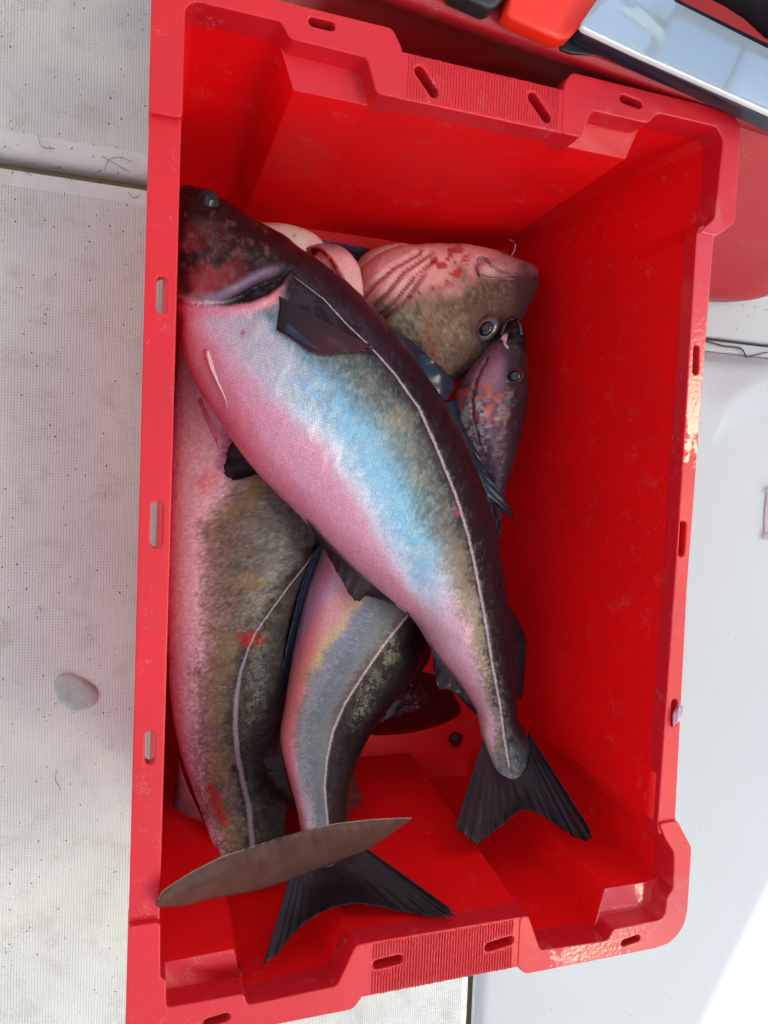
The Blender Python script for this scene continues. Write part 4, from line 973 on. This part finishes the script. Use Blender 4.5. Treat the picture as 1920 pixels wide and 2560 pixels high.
nt.links.new(bump(nt, noise(nt, v, 30, 3), .3, .004), p.inputs['Normal']); M_LID = m
prism('lid', [(1454, 58), (1462, 68), (1600, 132), (1760, 203), (1990, 305), (2080, 190), (1920, 118), (1690, 2), (1640, -60), (1535, -60)], ZT + .031, ZT + .036, M_LID, tb, .003)
prism('lid_edge', [(1453, 62), (1461, 73), (1600, 138), (1760, 209), (1990, 312), (1990, 304), (1760, 202), (1600, 131), (1463, 66)], ZT + .031, ZT + .0365, M_WHITEP, tb, .001)
M_BLUEC = simple('blue_compartment', (.22, .42, .70), .5, var=.45, bumps=(40, 1, .01)); M_PALEB = simple('pale_compartment', (.40, .54, .76), .5, var=.1)
for k, (P, mm) in enumerate((([(1465, 55), (1620, 125), (1650, 60), (1530, -10)], M_PALEB), ([(1630, 135), (1815, 215), (1855, 120), (1690, 40)], M_BLUEC), ([(1825, 222), (1985, 295), (2040, 200), (1862, 125)], M_PALEB), ([(1560, -50), (1535, -5), (1680, 45), (1690, 10), (1640, -50)], M_BLUEC))):
    prism('compartment', P, ZT + .0195, ZT + .0275, mm, tb, .009, 4)
prism('lure', [(1540, 20), (1600, 20), (1660, 80), (1655, 108), (1600, 60)], ZT + .0278, ZT + .0305, simple('cream_lure', (.75, .78, .62), .5), tb, .002)
bag = prism('black_bag', [(1690, -120), (1700, -25), (1750, 5), (1800, 30), (1850, 62), (1900, 108), (1960, 140), (2100, 200), (2200, -120)], ZT + .002, ZT + .09, M_BAG, None, .012, 5, foot=True)
tag(bag, 'black cloth bag lying behind the tackle box', 'bag')
shd = prism('shadow_sheet', [(1400, 95), (1402, 122), (1430, 132), (1600, 150), (1700, 200), (1990, 330), (2000, 200), (1500, 20)], ZT - .004, ZT + .0015, M_BLACK, None, .001)  # dark sheet laid in as the shadow under the tackle box
tag(shd, 'thin dark mat under the tackle box on the tub rim', 'mat')
# ------------------------------------------------------------------ unseen box added to shade the crate, outside the frame
g0 = ats(1920, 2175, DZ); g1 = ats(1735, 2560, DZ); gd = (g1 - g0)[:2]; gd /= np.linalg.norm(gd)
hh = 2.1; sh = np.array([sdir.x, sdir.y]) / math.tan(SUN_EL) / np.linalg.norm([sdir.x, sdir.y]) * 0 + np.array([sdir.x, sdir.y]) / sdir.z * hh
base = g0[:2] + sh + np.array([.022, -.012])
ang = math.atan2(gd[1], gd[0]); nrm_ = np.array([gd[1], -gd[0]]);
if nrm_ @ sh < 0: nrm_ = -nrm_
cabin = empty('shade_blocker', (float(base[0] + nrm_[0] * .9), float(base[1] + nrm_[1] * .9), DZ), 'white boat wheelhouse that shades the deck', 'cabin')
rotm = Matrix.Rotation(ang, 4, 'Z')
bm = bmesh.new(); box(bm, (base[0] + nrm_[0] * .9, base[1] + nrm_[1] * .9, hh - .04), (7, 1.8, .08), rotm); bevel(bobj('blocker_top', bm, M_BLOCKER, cabin), .01)
bm = bmesh.new(); box(bm, (base[0] + nrm_[0] * 1.0, base[1] + nrm_[1] * 1.0, hh / 2 - .05), (6.6, 1.4, hh - .1), rotm); bevel(bobj('blocker_body', bm, M_BLOCKER, cabin), .03)
print('cabin base', base, nrm_)
